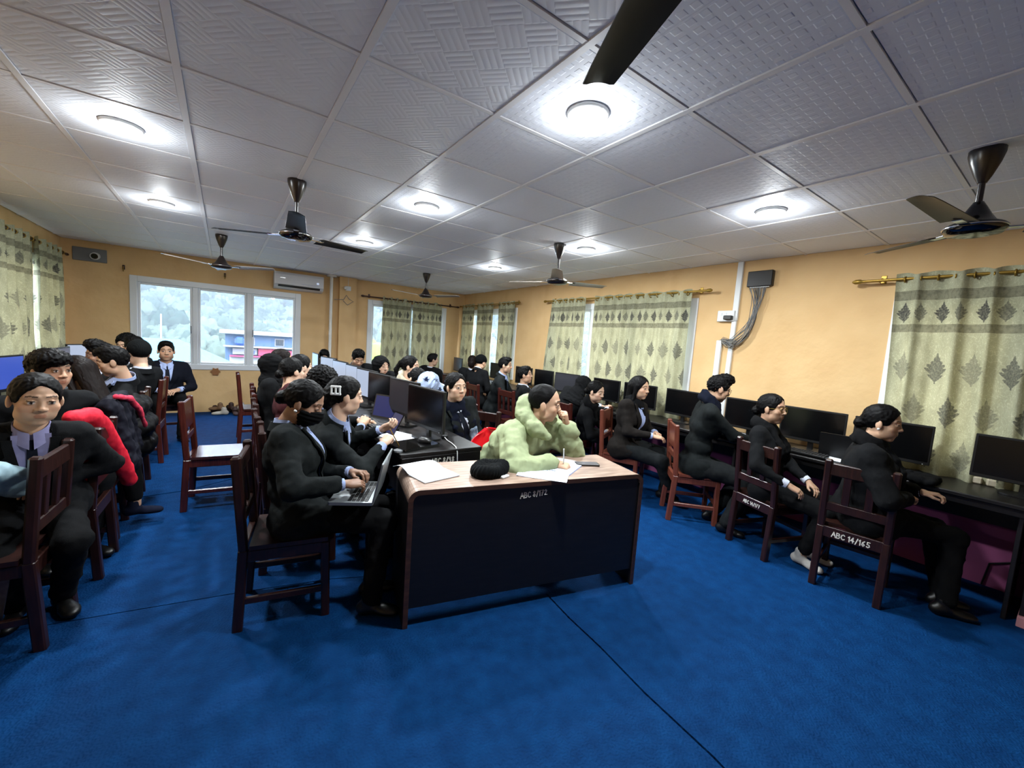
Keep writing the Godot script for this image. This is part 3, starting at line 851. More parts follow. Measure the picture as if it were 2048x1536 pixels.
func wall_things():
	var st := ST()
	# split air conditioner
	var ac := thing("air_conditioner", V(1.13, 2.22, ZB), 0, "white split air conditioner above the right end of the bare window", "air conditioner")
	st = ST()
	var pf := PackedVector2Array([Vector2(0, 0), Vector2(.05, 0), Vector2(.16, .03), Vector2(.20, .08), Vector2(.205, .25), Vector2(.19, .29), Vector2(0, .29)])
	prism(st, pf, .80, Transform3D(Basis(Vector3(0, 0, 1), Vector3(0, 1, 0), Vector3(-1, 0, 0)), Vector3.ZERO)); obj("casing", st, M.ac_body, ac)
	st = ST(); box(st, Transform3D(Basis.from_euler(Vector3(.9, 0, 0)), Vector3(0, .052, .185)), Vector3(.68, .05, .01), .003); obj("louvre", st, M.black_plastic, ac)
	st = ST(); box(st, Transform3D(Basis(), Vector3(.18, .115, .204)), Vector3(.30, .012, .006), .002); obj("trim_strip", st, M.shirt_white, ac)
	st = ST(); box(st, Transform3D(Basis(), Vector3(.30, .155, .205)), Vector3(.04, .035, .006), .002); obj("display", st, M.screen_white, ac)
	st = ST(); box(st, Transform3D(Basis(), Vector3(-.27, .19, .206)), Vector3(.09, .016, .005), .002); obj("badge", st, M.chrome, ac)
	# camera box
	var cc := thing("security_camera", V(-1.60, 2.30, ZB), 0, "grey security camera on a plate high in the left back corner", "camera")
	st = ST(); box(st, Transform3D(Basis(), Vector3(0, .09, .012)), Vector3(.36, .19, .024), .006); obj("mounting_plate", st, M.grey_plastic, cc)
	st = ST(); tube(st, [Vector3(.06, .08, .02), Vector3(.06, .07, .09)], [.055, .05], 14); obj("housing", st, M.white_plastic, cc)
	st = ST(); tube(st, [Vector3(.06, .07, .088), Vector3(.06, .067, .11)], [.042, .03], 14); obj("lens", st, M.black_gloss, cc)
	# ceiling pipe at the back wall
	var pp := thing("pipe", V(1.68, 0, ZB - .12), 0, "thin white vertical pipe rising to the ceiling beside the air conditioner", "pipe")
	st = ST(); tube(st, [Vector3(0, 0, 0), Vector3(0, CEIL, 0)], .028, 10); obj("tube", st, M.white_paint, pp)
	st = ST(); lathe(st, Transform3D(), [[0, CEIL - .03], [.09, CEIL - .03], [.09, CEIL], [0, CEIL]], 14); obj("collar", st, M.white_paint, pp)
	# small lamp holder and wire hanger on the pillar
	var lh := thing("lamp_holder", V(1.95, 2.37, ZB - .13), 0, "small white lamp holder with a bulb on the ochre pillar", "lamp holder")
	st = ST(); box(st, Transform3D(Basis(), Vector3(.03, 0, .012)), Vector3(.1, .085, .024), .004); obj("base", st, M.white_plastic, lh)
	st = ST(); lathe(st, Transform3D(Basis(Vector3(1, 0, 0), Vector3(0, 0, 1), Vector3(0, -1, 0)), Vector3(-.03, 0, .02)), [[0, 0], [.02, 0], [.022, .02], [.032, .045], [.03, .07], [0, .085]], 14); obj("bulb", st, M.white_plastic, lh)
	st = ST(); tube(st, [Vector3(.03, .04, .01), Vector3(.03, .2, .01)], .004, 5); obj("cable", st, M.white_plastic, lh)
	var wh := thing("wire_hanger", V(1.95, 2.05, ZB - .15), 0, "bent wire hung on the ochre pillar below the lamp holder", "wire")
	st = ST(); tube(st, [Vector3(-.22, .08, 0), Vector3(-.05, .1, 0), Vector3(.0, .19, 0), Vector3(.05, .12, 0), Vector3(.13, .08, 0), Vector3(.02, .0, .01), Vector3(-.06, .08, 0)], .006, 5); obj("wire", st, M.grey_plastic, wh)
	# hooks above the bare window
	for h in [[-1.24, 2.24, "small rusty hook on the back wall at the top left of the bare window"], [.02, 2.31, "small brass hook above the middle of the bare window"]]:
		var hk := thing("wall_hook", V(h[0], h[1], ZB), 0, h[2], "hook")
		st = ST(); box(st, Transform3D(Basis(), Vector3(0, .03, .006)), Vector3(.03, .07, .012), .003); obj("plate", st, M.rod_brown, hk)
		st = ST(); tube(st, [Vector3(0, .04, .01), Vector3(0, .03, .045), Vector3(0, -.01, .05), Vector3(0, -.03, .03)], .007, 6); obj("hook", st, M.brass, hk)
	var sk := thing("sticker", V(-.11, .70, ZB - .03), 0, "small brown star-shaped sticker on the sill of the bare window", "sticker")
	st = ST()
	var star := PackedVector2Array()
	for k in 12: star.append(Vector2(cos(TAU * k / 12), sin(TAU * k / 12)) * (.075 if k % 2 == 0 else .05))
	prism(st, star, .01, Transform3D()); obj("star", st, mat("sticker_brown", Color(.55, .36, .2), .7), sk)
	# trunking, socket, network switch and its cables on the right wall
	var tr := thing("cable_trunking", V(XR, 0, 2.4), 0, "white plastic cable trunking running down the right wall to the desks", "trunking")
	st = ST(); bar(st, Vector3(-.014, 1.95, .05), Vector3(-.014, CEIL, .05), .028, .06, .004); bar(st, Vector3(-.014, .76, .03), Vector3(-.014, 1.95, .05), .028, .05, .004); obj("long_duct", st, M.white_plastic, tr)
	st = ST(); bar(st, Vector3(-.014, .76, -.09), Vector3(-.014, 1.73, -.09), .028, .06, .004); obj("short_duct", st, M.white_plastic, tr)
	var so := thing("socket_box", V(XR, 1.96, 2.44), 0, "white wall socket box with a black adaptor left of the cable bundle", "socket")
	st = ST(); box(st, Transform3D(Basis(), Vector3(-.022, .04, 0)), Vector3(.044, .12, .19), .006); obj("box", st, M.white_plastic, so)
	st = ST(); box(st, Transform3D(Basis(), Vector3(-.06, .02, .04)), Vector3(.05, .045, .09), .006); obj("adaptor", st, M.black_plastic, so)
	for k in 2:
		st = ST(); box(st, Transform3D(Basis(), Vector3(-.046, .06, -.05 + k * .05)), Vector3(.006, .03, .02), .002); obj("switch", st, M.white_plastic, so)
	var sw := thing("network_switch", V(XR, 2.31, 2.125), 0, "black network switch box fixed high on the right wall", "network switch")
	st = ST(); box(st, Transform3D(Basis(), Vector3(-.03, .07, 0)), Vector3(.055, .16, .245), .006); obj("case", st, M.black_plastic, sw)
	st = ST()
	for k in 12: box(st, Transform3D(Basis(), Vector3(-.03, -.012, -.09 + k * .016)), Vector3(.02, .014, .012), .001)
	obj("plugs", st, M.white_plastic, sw)
	var cb := thing("cable_bundle", V(XR, 1.75, 2.2), 0, "loose bundle of grey network cables sagging from the black switch to the trunking", "cables")
	var r := RandomNumberGenerator.new(); r.seed = 21
	var greys := [mat("cable_grey", Color(.42, .41, .40), .5), M.grey_plastic, mat("cable_pale", Color(.62, .60, .55), .5), M.black_plastic]
	for k in 22:
		var z0 := -.09 + k * .0085 + .075 - .2 + .2
		var pts := []
		var j1 := r.randf_range(-.05, .05); var j2 := r.randf_range(-.06, .07); var j3 := r.randf_range(-.04, .05)
		var ctl := [Vector3(-.03, .56, z0 - .02 + .075 - .075), Vector3(-.03 - r.randf() * .03, .42, z0 * .6 + j1 * .4 + .03), Vector3(-.035 - r.randf() * .03, .22 + j2 * .5, .05 + j1 * .7), Vector3(-.04 - r.randf() * .04, .05 + j2, .02 + j3 - .02), Vector3(-.04 - r.randf() * .05, -.06 + j2, -.12 + j3), Vector3(-.03, -.02 + j3, -.25), Vector3(-.015, -.02, -.30 + r.randf() * .02)]
		for q in ctl: q.z = q.z
		var cv := Curve3D.new()
		for i in ctl.size():
			var tan: Vector3 = (ctl[mini(i + 1, ctl.size() - 1)] - ctl[maxi(i - 1, 0)]) * .2
			cv.add_point(ctl[i], -tan, tan)
		for i in 15: pts.append(cv.sample_baked(cv.get_baked_length() * i / 14.0))
		st = ST(); tube(st, pts, .0032, 5); obj("cable", st, greys[k % 4 if k % 3 else 0], cb)
	# shoes heaped at the foot of the back wall
	mat("shoe_brown", Color(.20, .10, .065), .6); mat("shoe_tan", Color(.45, .33, .22), .7); mat("shoe_white", Color(.7, .67, .62), .6)
	var cols := [M.shoe_brown, M.shoe_tan, M.shoe_white, M.shoe_black, M.shoe_brown]
	for k in 12:
		var x := -.12 + k * .055 + r.randf() * .02
		var sh := put("shoe", shoe_mesh(), cols[k % 5], self, Transform3D(Basis.from_euler(Vector3(0, r.randf() * 6, 0)).scaled(Vector3.ONE * .95), V(x, .082 + (.06 if k % 3 == 1 else 0.0), ZB - .12 - .10 * (k % 3))))
		tag(sh, ["dark brown", "tan", "whitish", "black", "reddish brown"][k % 5] + " shoe, " + ["first", "second", "third", "fourth", "fifth", "sixth", "seventh", "eighth", "ninth", "tenth", "eleventh", "last"][k] + " from the left in the heap by the back wall", "shoe", "shoes heaped at the foot of the back wall")

# ---------------------------------------------------------------- chairs, desks, monitors
func make_chair(panel: bool, wd: Material, label: String) -> Node3D:
	# faces +z, its back at z = -0.2; origin on the floor under the middle of the seat
	var o := thing("wooden_chair", Vector3.ZERO, 0, label, "chair")
	var st: SurfaceTool
	var H := .90
	for s in [-1, 1]:
		st = ST()
		bar(st, Vector3(s * .172, 0, -.215), Vector3(s * .172, .43, -.19), .042, .045, .006)
		bar(st, Vector3(s * .172, .42, -.19), Vector3(s * .172, H, -.225), .042, .042, .009)
		obj("back_leg", st, wd, o)
		st = ST(); bar(st, Vector3(s * .172, 0, .185), Vector3(s * .172, .425, .178), .042, .042, .006); obj("front_leg", st, wd, o)
		st = ST(); bar(st, Vector3(s * .172, .395, -.18), Vector3(s * .172, .395, .17), .028, .06, .004, Vector3.RIGHT); obj("side_rail", st, wd, o)
		st = ST(); bar(st, Vector3(s * .172, .16, -.19), Vector3(s * .172, .16, .17), .022, .034, .004); obj("side_stretcher", st, wd, o)
	st = ST(); bar(st, Vector3(-.16, .395, -.195), Vector3(.16, .395, -.195), .03, .075, .004, Vector3.BACK); obj("back_rail", st, wd, o)
	st = ST(); bar(st, Vector3(-.16, .395, .178), Vector3(.16, .395, .178), .028, .06, .004, Vector3.BACK); obj("front_rail", st, wd, o)
	st = ST(); bar(st, Vector3(-.16, .20, .178), Vector3(.16, .20, .178), .02, .032, .004, Vector3.BACK); obj("front_stretcher", st, wd, o)
	st = ST()
	var sp := PackedVector2Array([Vector2(-.195, .19), Vector2(-.165, .22), Vector2(.165, .22), Vector2(.195, .19), Vector2(.195, -.165), Vector2(-.195, -.165)])
	prism(st, sp, .022, Transform3D(Basis(Vector3(1, 0, 0), Vector3(0, 0, 1), Vector3(0, -1, 0)), Vector3(0, .44, 0)))
	obj("seat", st, wd, o)
	if panel:
		st = ST(); bar(st, Vector3(0, .665, -.206), Vector3(0, .885, -.221), .31, .022, .006); obj("back_panel", st, wd, o)
		st = ST(); bar(st, Vector3(-.16, .60, -.202), Vector3(.16, .60, -.202), .024, .05, .004, Vector3.BACK); obj("back_cross_rail", st, wd, o)
	else:
		st = ST(); bar(st, Vector3(-.16, .835, -.221), Vector3(.16, .835, -.221), .026, .085, .006, Vector3.BACK); obj("top_rail", st, wd, o)
		st = ST(); bar(st, Vector3(-.16, .575, -.202), Vector3(.16, .575, -.202), .026, .06, .005, Vector3.BACK); obj("lower_rail", st, wd, o)
		for x in [-.06, .06]:
			st = ST(); bar(st, Vector3(x, .60, -.204), Vector3(x, .80, -.219), .042, .018, .003); obj("slat", st, wd, o)
	return o

func chair_number(o: Node3D, mesh: Mesh, at: Vector3):
	put("painted_number", mesh, M.white_paint, o, Transform3D(Basis(Vector3(-1, 0, 0), Vector3(0, 1, 0), Vector3(0, 0, -1)), at))

func furniture():
	chairs()
	tables()
	monitors()

func chairs():
	var slat := make_chair(false, M.wood_dark, "dark slat-back chair with white ABC 14/165 on its back rail, nearest on the right")
	slat.position = V(3.635, 0, .84); slat.rotation_degrees.y = 98
	var c2 := dup(slat, V(3.67, 0, 1.40), 72, "dark slat-back chair with white ABC 14/177 on its rail, under the white-socked girl")
	var nm := writing("ABC 14/165", .034); var nm2 := writing("ABC 14/177", .026)
	chair_number(slat, nm, Vector3(0, .372, -.213)); chair_number(c2, nm2, Vector3(0, .378, -.213))
	# [x, depth, yaw, panel, wood, label]
	var panel := make_chair(true, M.wood_red, "empty red-brown chair with a solid top panel standing alone in the aisle")
	panel.position = V(-.03, 0, 4.22); panel.rotation_degrees.y = 84
	(panel.get_node("seat") as MeshInstance3D).material_override = wood("seat_gloss", Color(0.17, 0.09, 0.075), Color(0.24, 0.13, 0.11), 0.14)
	var L := [
		[3.67, 2.10, 44, 1, "wood_orange", "orange-brown panel-back chair under the man in the dark scarf leaning to a monitor"],
		[3.57, 2.86, 26, 1, "wood_orange", "orange-brown panel-back chair under the long-haired woman on the right"],
		[3.47, 3.56, 88, 1, "wood_red", "red-brown panel-back chair just right of the head of the man in the green jacket"],
		[3.42, 4.64, 90, 0, "wood_red", "red-brown slat-back chair partly hidden behind the green hood"],
		[3.30, 5.36, 88, 0, "wood_red", "red-brown slat-back chair under the bearded young man by the right-hand desks"],
		[3.26, 5.92, 92, 0, "wood_red", "red-brown slat-back chair behind the head of the girl in the navy scarf"],
		[3.30, 7.55, 95, 1, "wood_red", "red-brown panel-back chair under the man with his back to us by the back curtains"],
		[.30, 2.44, 80, 0, "wood_dark", "dark slat-back chair under the masked woman with the laptop"],
		[.42, 2.98, 88, 0, "wood_dark", "dark slat-back chair under the woman with the white hair clip"],
		[.42, 3.50, 90, 0, "wood_dark", "dark slat-back chair under the boy with thick dark hair at the centre table"],
		[.44, 4.05, 90, 0, "wood_dark", "dark slat-back chair under the girl in the maroon knit"],
		[.46, 4.62, 90, 0, "wood_red", "slat-back chair under the woman in the black headscarf seen from behind"],
		[.48, 5.15, 90, 0, "wood_red", "slat-back chair seen edge-on under the woman beyond the black headscarf"],
		[.38, 6.42, 90, 1, "wood_red", "empty red-brown panel-back chair at the far end of the centre table"],
		[-.875, 2.77, -94, 0, "wood_dark", "nearest dark slat-back chair at the left edge with a mint jacket on it"],
		[-.80, 3.36, -92, 0, "wood_dark", "dark slat-back chair under the front left girl, back post beside the red sleeve"],
		[-.82, 3.90, -90, 0, "wood_dark", "dark chair on the left hidden under the red puffer jacket"],
		[-.83, 4.36, -90, 0, "wood_dark", "dark chair on the left hidden under the navy pink-lined jacket"],
		[-.80, 4.88, -90, 0, "wood_dark", "dark chair on the left with a black bag hung on its back"],
		[-.75, 5.78, -92, 1, "wood_red", "red-brown panel-back chair on the left with its back shining grey"],
		[-.60, 6.92, 10, 0, "wood_dark", "dark chair under the man sitting below the bare window"],
		[1.80, 3.15, -60, 0, "wood_dark", "dark chair under the girl in the navy scarf"],
		[1.86, 3.72, -90, 0, "wood_dark", "dark chair under the person in the dotted headscarf"],
		[1.86, 4.22, -90, 0, "wood_dark", "dark chair under the girl bending behind the dotted headscarf"],
		[1.88, 4.72, -90, 0, "wood_dark", "dark chair under the girl in the cream scarf"],
		[1.86, 5.24, -90, 0, "wood_dark", "dark chair under the smiling woman in the black headscarf"],
		[1.86, 6.22, -90, 0, "wood_dark", "dark chair under the spiky-haired man looking down"],
		[1.78, 7.15, -90, 0, "wood_dark", "dark chair under the man peering over the far monitors"],
		[3.55, 4.14, 90, 0, "wood_dark", "dark chair under the leaning person in the black headscarf"],
		[3.45, 6.50, 95, 0, "wood_dark", "dark chair under the woman with tied-back hair in the far right corner"],
	]
	for c in L:
		var src: Node3D = panel if c[3] else slat
		var o := dup(src, V(c[0], 0, c[1]), c[2], c[5])
		var wd: Material = M[c[4]]
		for k in o.get_children():
			if String(k.name).begins_with("painted"):
				o.remove_child(k); k.free()
			elif not (String(k.name) == "seat" and c[5].begins_with("empty")): (k as MeshInstance3D).material_override = wd
	# red plastic chair
	var o := thing("plastic_chair", V(1.86, 0, 2.61), 14, "red moulded plastic chair behind the man in the green jacket", "chair")
	var st := ST()
	var rows := []
	for i in 14:
		var t := i / 13.0
		var row := []
		var y := lerpf(.43, .815, t); var hw := (.20 + .05 * sin(t * 2.6)) * (1.0 if t < .72 else sqrt(maxf(0.02, 1.0 - pow((t - .72) / .285, 2))))
		for j in 13:
			var u := (j / 12.0 - .5) * 2.0
			row.append(Vector3(u * hw, y + .0 * u, -.17 - .10 * t + .06 * u * u + .008 * sin(j * 3.0) * sin(i * 1.7) * (1.0 if absf(u) < .6 else 0.0)))
		rows.append(row)
	sheet(st, rows, .008); obj("backrest", st, M.red_plastic, o)
	st = ST(); rows = []
	for i in 8:
		var row := []
		for j in 9:
			var u := (j / 8.0 - .5) * 2.0; var v := i / 7.0
			row.append(Vector3(u * .21, .44 - .02 * sin(v * PI) + .015 * u * u, lerpf(-.19, .20, v)))
		rows.append(row)
	rows.reverse(); sheet(st, rows, .01); obj("seat", st, M.red_plastic, o)
	for sx in [-1, 1]:
		for sz in [-1, 1]:
			st = ST(); tube(st, [Vector3(sx * .23, 0, sz * .21 - .01), Vector3(sx * .18, .43, sz * .16)], [.016, .026], 8); obj("leg", st, M.red_plastic, o)
	for sx in [-1, 1]:
		st = ST(); tube(st, [Vector3(sx * .19, .70, -.20), Vector3(sx * .245, .66, -.10), Vector3(sx * .25, .65, .06), Vector3(sx * .235, .60, .14), Vector3(sx * .2, .43, .16)], [.02, .018, .02, .02, .022], 8); obj("armrest", st, M.red_plastic, o)

func tables():
	var st := ST()
	# the teacher's desk: a waterfall oak top on dark panels
	var a := V(.765, 0, 1.915); var b := V(2.225, 0, 1.60)
	var dx := (b - a).normalized(); var dz := Vector3(dx.z, 0, -dx.x)   # dz points away from the camera
	if dz.z > 0: dz = -dz
	var W := (b - a).length(); var D := .46
	var desk := Node3D.new(); desk.name = numbered("teacher_desk"); add_child(desk)
	desk.transform = Transform3D(Basis(dx, Vector3.UP, -dz), (a + b) / 2 + dz * D / 2)   # local +z faces the camera
	tag(desk, "dark front-panelled desk with an oak-grain top and white ABC 8/172, in the middle foreground", "desk")
	var prof := PackedVector2Array()
	var R := .06; var th := .026
	var outer := []; var inner := []
	for k in 9:
		var an := PI - PI * .5 * k / 8.0
		outer.append(Vector2(-W / 2 + R + R * cos(an), .755 - R + R * sin(an))); inner.append(Vector2(-W / 2 + R + (R - th) * cos(an), .755 - R + (R - th) * sin(an)))
	for k in 9:
		var an := PI * .5 - PI * .5 * k / 8.0
		outer.append(Vector2(W / 2 - R + R * cos(an), .755 - R + R * sin(an))); inner.append(Vector2(W / 2 - R + (R - th) * cos(an), .755 - R + (R - th) * sin(an)))
	inner.reverse()
	for p in outer: prof.append(p)
	for p in inner: prof.append(p)
	prism(st, prof, D, Transform3D()); obj("top", st, M.laminate_oak, desk)
	for s in [-1, 1]:
		st = ST(); box(st, Transform3D(Basis(), Vector3(s * (W / 2 - th / 2), (.755 - R) / 2, 0)), Vector3(th, .755 - R, D), .003); obj("side_panel", st, M.laminate_dark, desk)
		st = ST(); box(st, Transform3D(Basis(), Vector3(s * (W / 2 - th / 2), (.755 - R) / 2, D / 2 + .001)), Vector3(th, .755 - R, .004), .001); obj("edge_band", st, M.laminate_edge, desk)
	st = ST(); box(st, Transform3D(Basis(), Vector3(0, .42, D / 2 - .018)), Vector3(W - 2 * th, .62, .018), .002); obj("front_panel", st, M.laminate_dark, desk)
	st = ST(); 
	var pr2 := PackedVector2Array()
	for k in outer.size(): pr2.append(outer[k])
	for k in inner.size(): pr2.append(inner[k])
	prism(st, pr2, .003, Transform3D(Basis(), Vector3(0, 0, D / 2 + .0015))); obj("edge_band", st, M.laminate_edge, desk)
	put("painted_number", writing("ABC 8/172", .031), M.white_paint, desk, Transform3D(Basis(Vector3(0, 0, 1), .06), Vector3(-.03, .665, D / 2 - .008)))
	# centre tables in a row running away from the camera
	var z := 2.45
	var names := ["black centre table nearest the camera with white ABC 8/98 on its end", "second black centre table in the row, under white-lit monitors", "last black centre table in the row, towards the back wall"]
	for k in 3:
		var t := thing("computer_table", V(1.215, 0.0, z + .815), 0, names[k], "table", "black centre tables")
		st = ST(); box(st, Transform3D(Basis(), Vector3(0, .77, 0)), Vector3(.60, .03, 1.62), .004); obj("top", st, M.table_black, t)
		st = ST(); box(st, Transform3D(Basis(), Vector3(0, .71, .80)), Vector3(.58, .09, .018), .002); obj("end_apron", st, M.table_black, t)
		for s in [-1, 1]:
			st = ST(); box(st, Transform3D(Basis(), Vector3(0, .377, s * .79)), Vector3(.50, .754, .022), .002); obj("end_panel", st, M.laminate_dark, t)
		st = ST(); box(st, Transform3D(Basis(), Vector3(0, .48, 0)), Vector3(.018, .54, 1.56), .002); obj("centre_panel", st, M.laminate_dark, t)
		if k == 0: put("painted_number", writing("ABC 8/98", .034), M.white_paint, t, Transform3D(Basis(), Vector3(.0, .700, .811)))
		z += 1.64
	# right-hand wall desks
	var edges := [-1.65, .13, 1.90, 3.67, 5.44, 7.21, 8.6]
	var rl := ["wall desk at the right edge of the photo with a dark computer tower below", "right-hand wall desk beside the woman nearest the camera", "right-hand wall desk under the dark monitors behind the man in glasses", "right-hand wall desk under the monitors left of the long-haired woman", "right-hand wall desk behind the two young men in suits", "last right-hand wall desk in the far corner"]
	for k in 6:
		var L: float = edges[k + 1] - edges[k] - .01
		var t := thing("computer_desk", V(XR - .30, 0, (edges[k] + edges[k + 1]) / 2), 0, rl[k], "desk", "right-hand wall desks")
		st = ST(); box(st, Transform3D(Basis(), Vector3(.0, .74, 0)), Vector3(.57, .03, L), .006); obj("top", st, M.table_black, t)
		st = ST(); box(st, Transform3D(Basis(), Vector3(-.24, .70, 0)), Vector3(.016, .05, L - .04), .002); obj("apron", st, M.laminate_dark, t)
		st = ST(); box(st, Transform3D(Basis(), Vector3(.26, .60, 0)), Vector3(.016, .25, L - .04), .002); obj("back_rail", st, M.laminate_dark, t)
		for s in [-1, 1]:
			st = ST(); box(st, Transform3D(Basis(), Vector3(.02, .363, s * (L / 2 - .03))), Vector3(.50, .725, .022), .003); obj("end_panel", st, M.laminate_dark, t)
	# left-hand wall desks
	edges = [1.0, 2.9, 4.8, 6.7, 8.6]
	rl = ["left-hand wall desk outside the frame beside the front girl", "left-hand wall desk beside the young man with a moustache", "left-hand wall desk under the blue-lit monitor", "left-hand wall desk in the back corner"]
	for k in 4:
		var L: float = edges[k + 1] - edges[k] - .01
		var t := thing("computer_desk", V(XL + .30, 0, (edges[k] + edges[k + 1]) / 2), 0, rl[k], "desk", "left-hand wall desks")
		st = ST(); box(st, Transform3D(Basis(), Vector3(.0, .74, 0)), Vector3(.57, .03, L), .006); obj("top", st, M.table_black, t)
		for s in [-1, 1]:
			st = ST(); box(st, Transform3D(Basis(), Vector3(-.02, .363, s * (L / 2 - .03))), Vector3(.50, .725, .022), .003); obj("end_panel", st, M.laminate_dark, t)
		st = ST(); box(st, Transform3D(Basis(), Vector3(-.26, .55, 0)), Vector3(.016, .35, L - .08), .002); obj("back_panel", st, M.laminate_dark, t)

func make_monitor(w: float, label: String) -> Node3D:
	var o := thing("monitor", Vector3.ZERO, 0, label, "monitor", "")
	var h := .30
	var st := ST(); box(st, Transform3D(Basis(), Vector3(0, .23, 0)), Vector3(w, h, .022), .004)
	box(st, Transform3D(Basis(), Vector3(0, .21, -.022)), Vector3(w * .6, h * .6, .03), .01); obj("bezel", st, M.black_plastic, o)
	st = ST(); box(st, Transform3D(Basis(), Vector3(0, .236, .0115)), Vector3(w - .026, h - .038, .002), .0); obj("screen", st, M.screen_off, o)
	st = ST(); bar(st, Vector3(0, .01, -.04), Vector3(0, .2, -.03), .045, .022, .004); obj("stand", st, M.black_plastic, o)
	st = ST(); prism(st, round_rect(.22, .16, .05), .012, Transform3D(Basis(Vector3(1, 0, 0), Vector3(0, 0, 1), Vector3(0, -1, 0)), Vector3(0, .008, -.015))); obj("base", st, M.black_plastic, o)
	st = ST(); box(st, Transform3D(Basis(), Vector3(w * .42, .087, .0125)), Vector3(.006, .004, .002), 0); obj("power_light", st, M.white_plastic, o)
	return o

func monitors():
	var L := [
		# x, depth, yaw, width, screen, label
		[4.33, .19, -90, .50, "screen_off", "large black monitor cut by the right edge of the photo"],
		[4.33, .88, -86, .47, "screen_off", "black monitor just right of the head of the woman nearest the camera"],
		[4.33, 1.42, -88, .50, "screen_off", "black monitor between the girl in glasses and the woman nearest the camera"],
		[4.33, 1.96, -90, .48, "screen_off", "black monitor left of the girl in round glasses"],
		[4.33, 2.70, -92, .44, "screen_off", "dark monitor left of the man in the dark scarf"],
		[4.33, 3.30, -90, .50, "screen_off", "dark monitor right of the long-haired woman's face"],
		[4.33, 3.86, -90, .48, "screen_off", "dark monitor between the girl in the black scarf and the long-haired woman"],
		[4.33, 4.66, -84, .50, "screen_grey", "greyish shining monitor left of the leaning person in the black headscarf"],
		[4.33, 5.22, -88, .46, "screen_off", "black monitor left of the greyish one on the right-hand desks"],
		[4.33, 5.78, -90, .48, "screen_off", "black monitor behind the face of the boy looking up"],
		[4.33, 6.66, -90, .44, "screen_off", "black monitor behind the bearded young man's shoulder"],
		[4.28, 8.18, -96, .50, "screen_grey", "grey monitor alone in the far corner between the two walls"],
		[1.20, 7.12, -90, .50, "screen_white", "white-lit monitor farthest back on the centre tables"],
		[1.20, 6.14, -78, .50, "screen_white", "wide pale-lit monitor below the far man's face"],
		[1.20, 5.44, -83, .50, "screen_white", "white-lit monitor left of the spiky-haired man"],
		[1.20, 4.80, -84, .44, "screen_white", "white-lit monitor below the spiky-haired man"],
		[1.20, 4.26, -82, .48, "screen_white", "white-lit monitor nearest the camera in the lit row"],
		[1.20, 3.78, -80, .50, "screen_off", "black switched-off monitor beside the last lit one on the centre table"],
		[1.24, 3.30, -78, .44, "screen_grey", "grey switched-off monitor behind the blue laptop"],
		[1.22, 2.80, -82, .50, "screen_off", "black monitor at the near end of the centre table"],
		[-1.50, 5.20, 78, .48, "screen_sky", "blue-lit monitor at the left edge of the photo"],
		[-1.52, 4.60, 84, .48, "screen_off", "dark monitor at the left edge below the blue-lit one"],
		[-1.50, 6.72, 88, .50, "screen_off", "dark monitor behind the floppy-haired young man"],
		[-1.50, 7.62, 60, .46, "screen_white", "white-lit monitor in front of the men on the left"],
		[-1.50, 8.25, 70, .44, "screen_off", "dark monitor in the left back corner"],
	]
	var proto := {}
	for m in L:
		var o: Node3D
		if not proto.has(m[3]):
			o = make_monitor(m[3], m[5]); proto[m[3]] = o
			o.position = V(m[0], (.786 if m[0] > 1.0 and m[0] < 1.3 else .755), m[1]); o.rotation_degrees.y = m[2]
		else:
			o = dup(proto[m[3]], V(m[0], (.786 if m[0] > 1.0 and m[0] < 1.3 else .755), m[1]), m[2], m[5])
		(o.get_node("screen") as MeshInstance3D).material_override = M[m[4]]
	# computer tower on a pink-edged plinth, right edge
	var t := thing("computer_tower", V(4.28, .07, -.04), -90, "black computer tower under the desk at the right edge", "computer")
	var st := ST(); box(st, Transform3D(Basis(), Vector3(0, .2, 0)), Vector3(.18, .4, .40), .008); obj("case", st, M.black_plastic, t)
	st = ST(); box(st, Transform3D(Basis(), Vector3(0, .2, .202)), Vector3(.16, .36, .012), .004); obj("front_panel", st, M.black_gloss, t)
	st = ST(); box(st, Transform3D(Basis(), Vector3(0.03, .22, .21)), Vector3(.09, .02, .006), .002); obj("drive_slot", st, M.chrome, t)
	mat("plinth_pink", Color(.78, .55, .58), .7)
	st = ST(); bx(st, 4.04, 4.58, .0, .068, -.5, .11, .004); tag(obj("plinth", st, M.plinth_pink), "pale pink plinth carrying the computer tower at the right edge", "plinth")
	var t2 := dup(t, V(.98, .0, 2.72), -90, "dark computer tower in the shadow under the centre table beside the laptop woman's knees")
	t2.position.y = 0

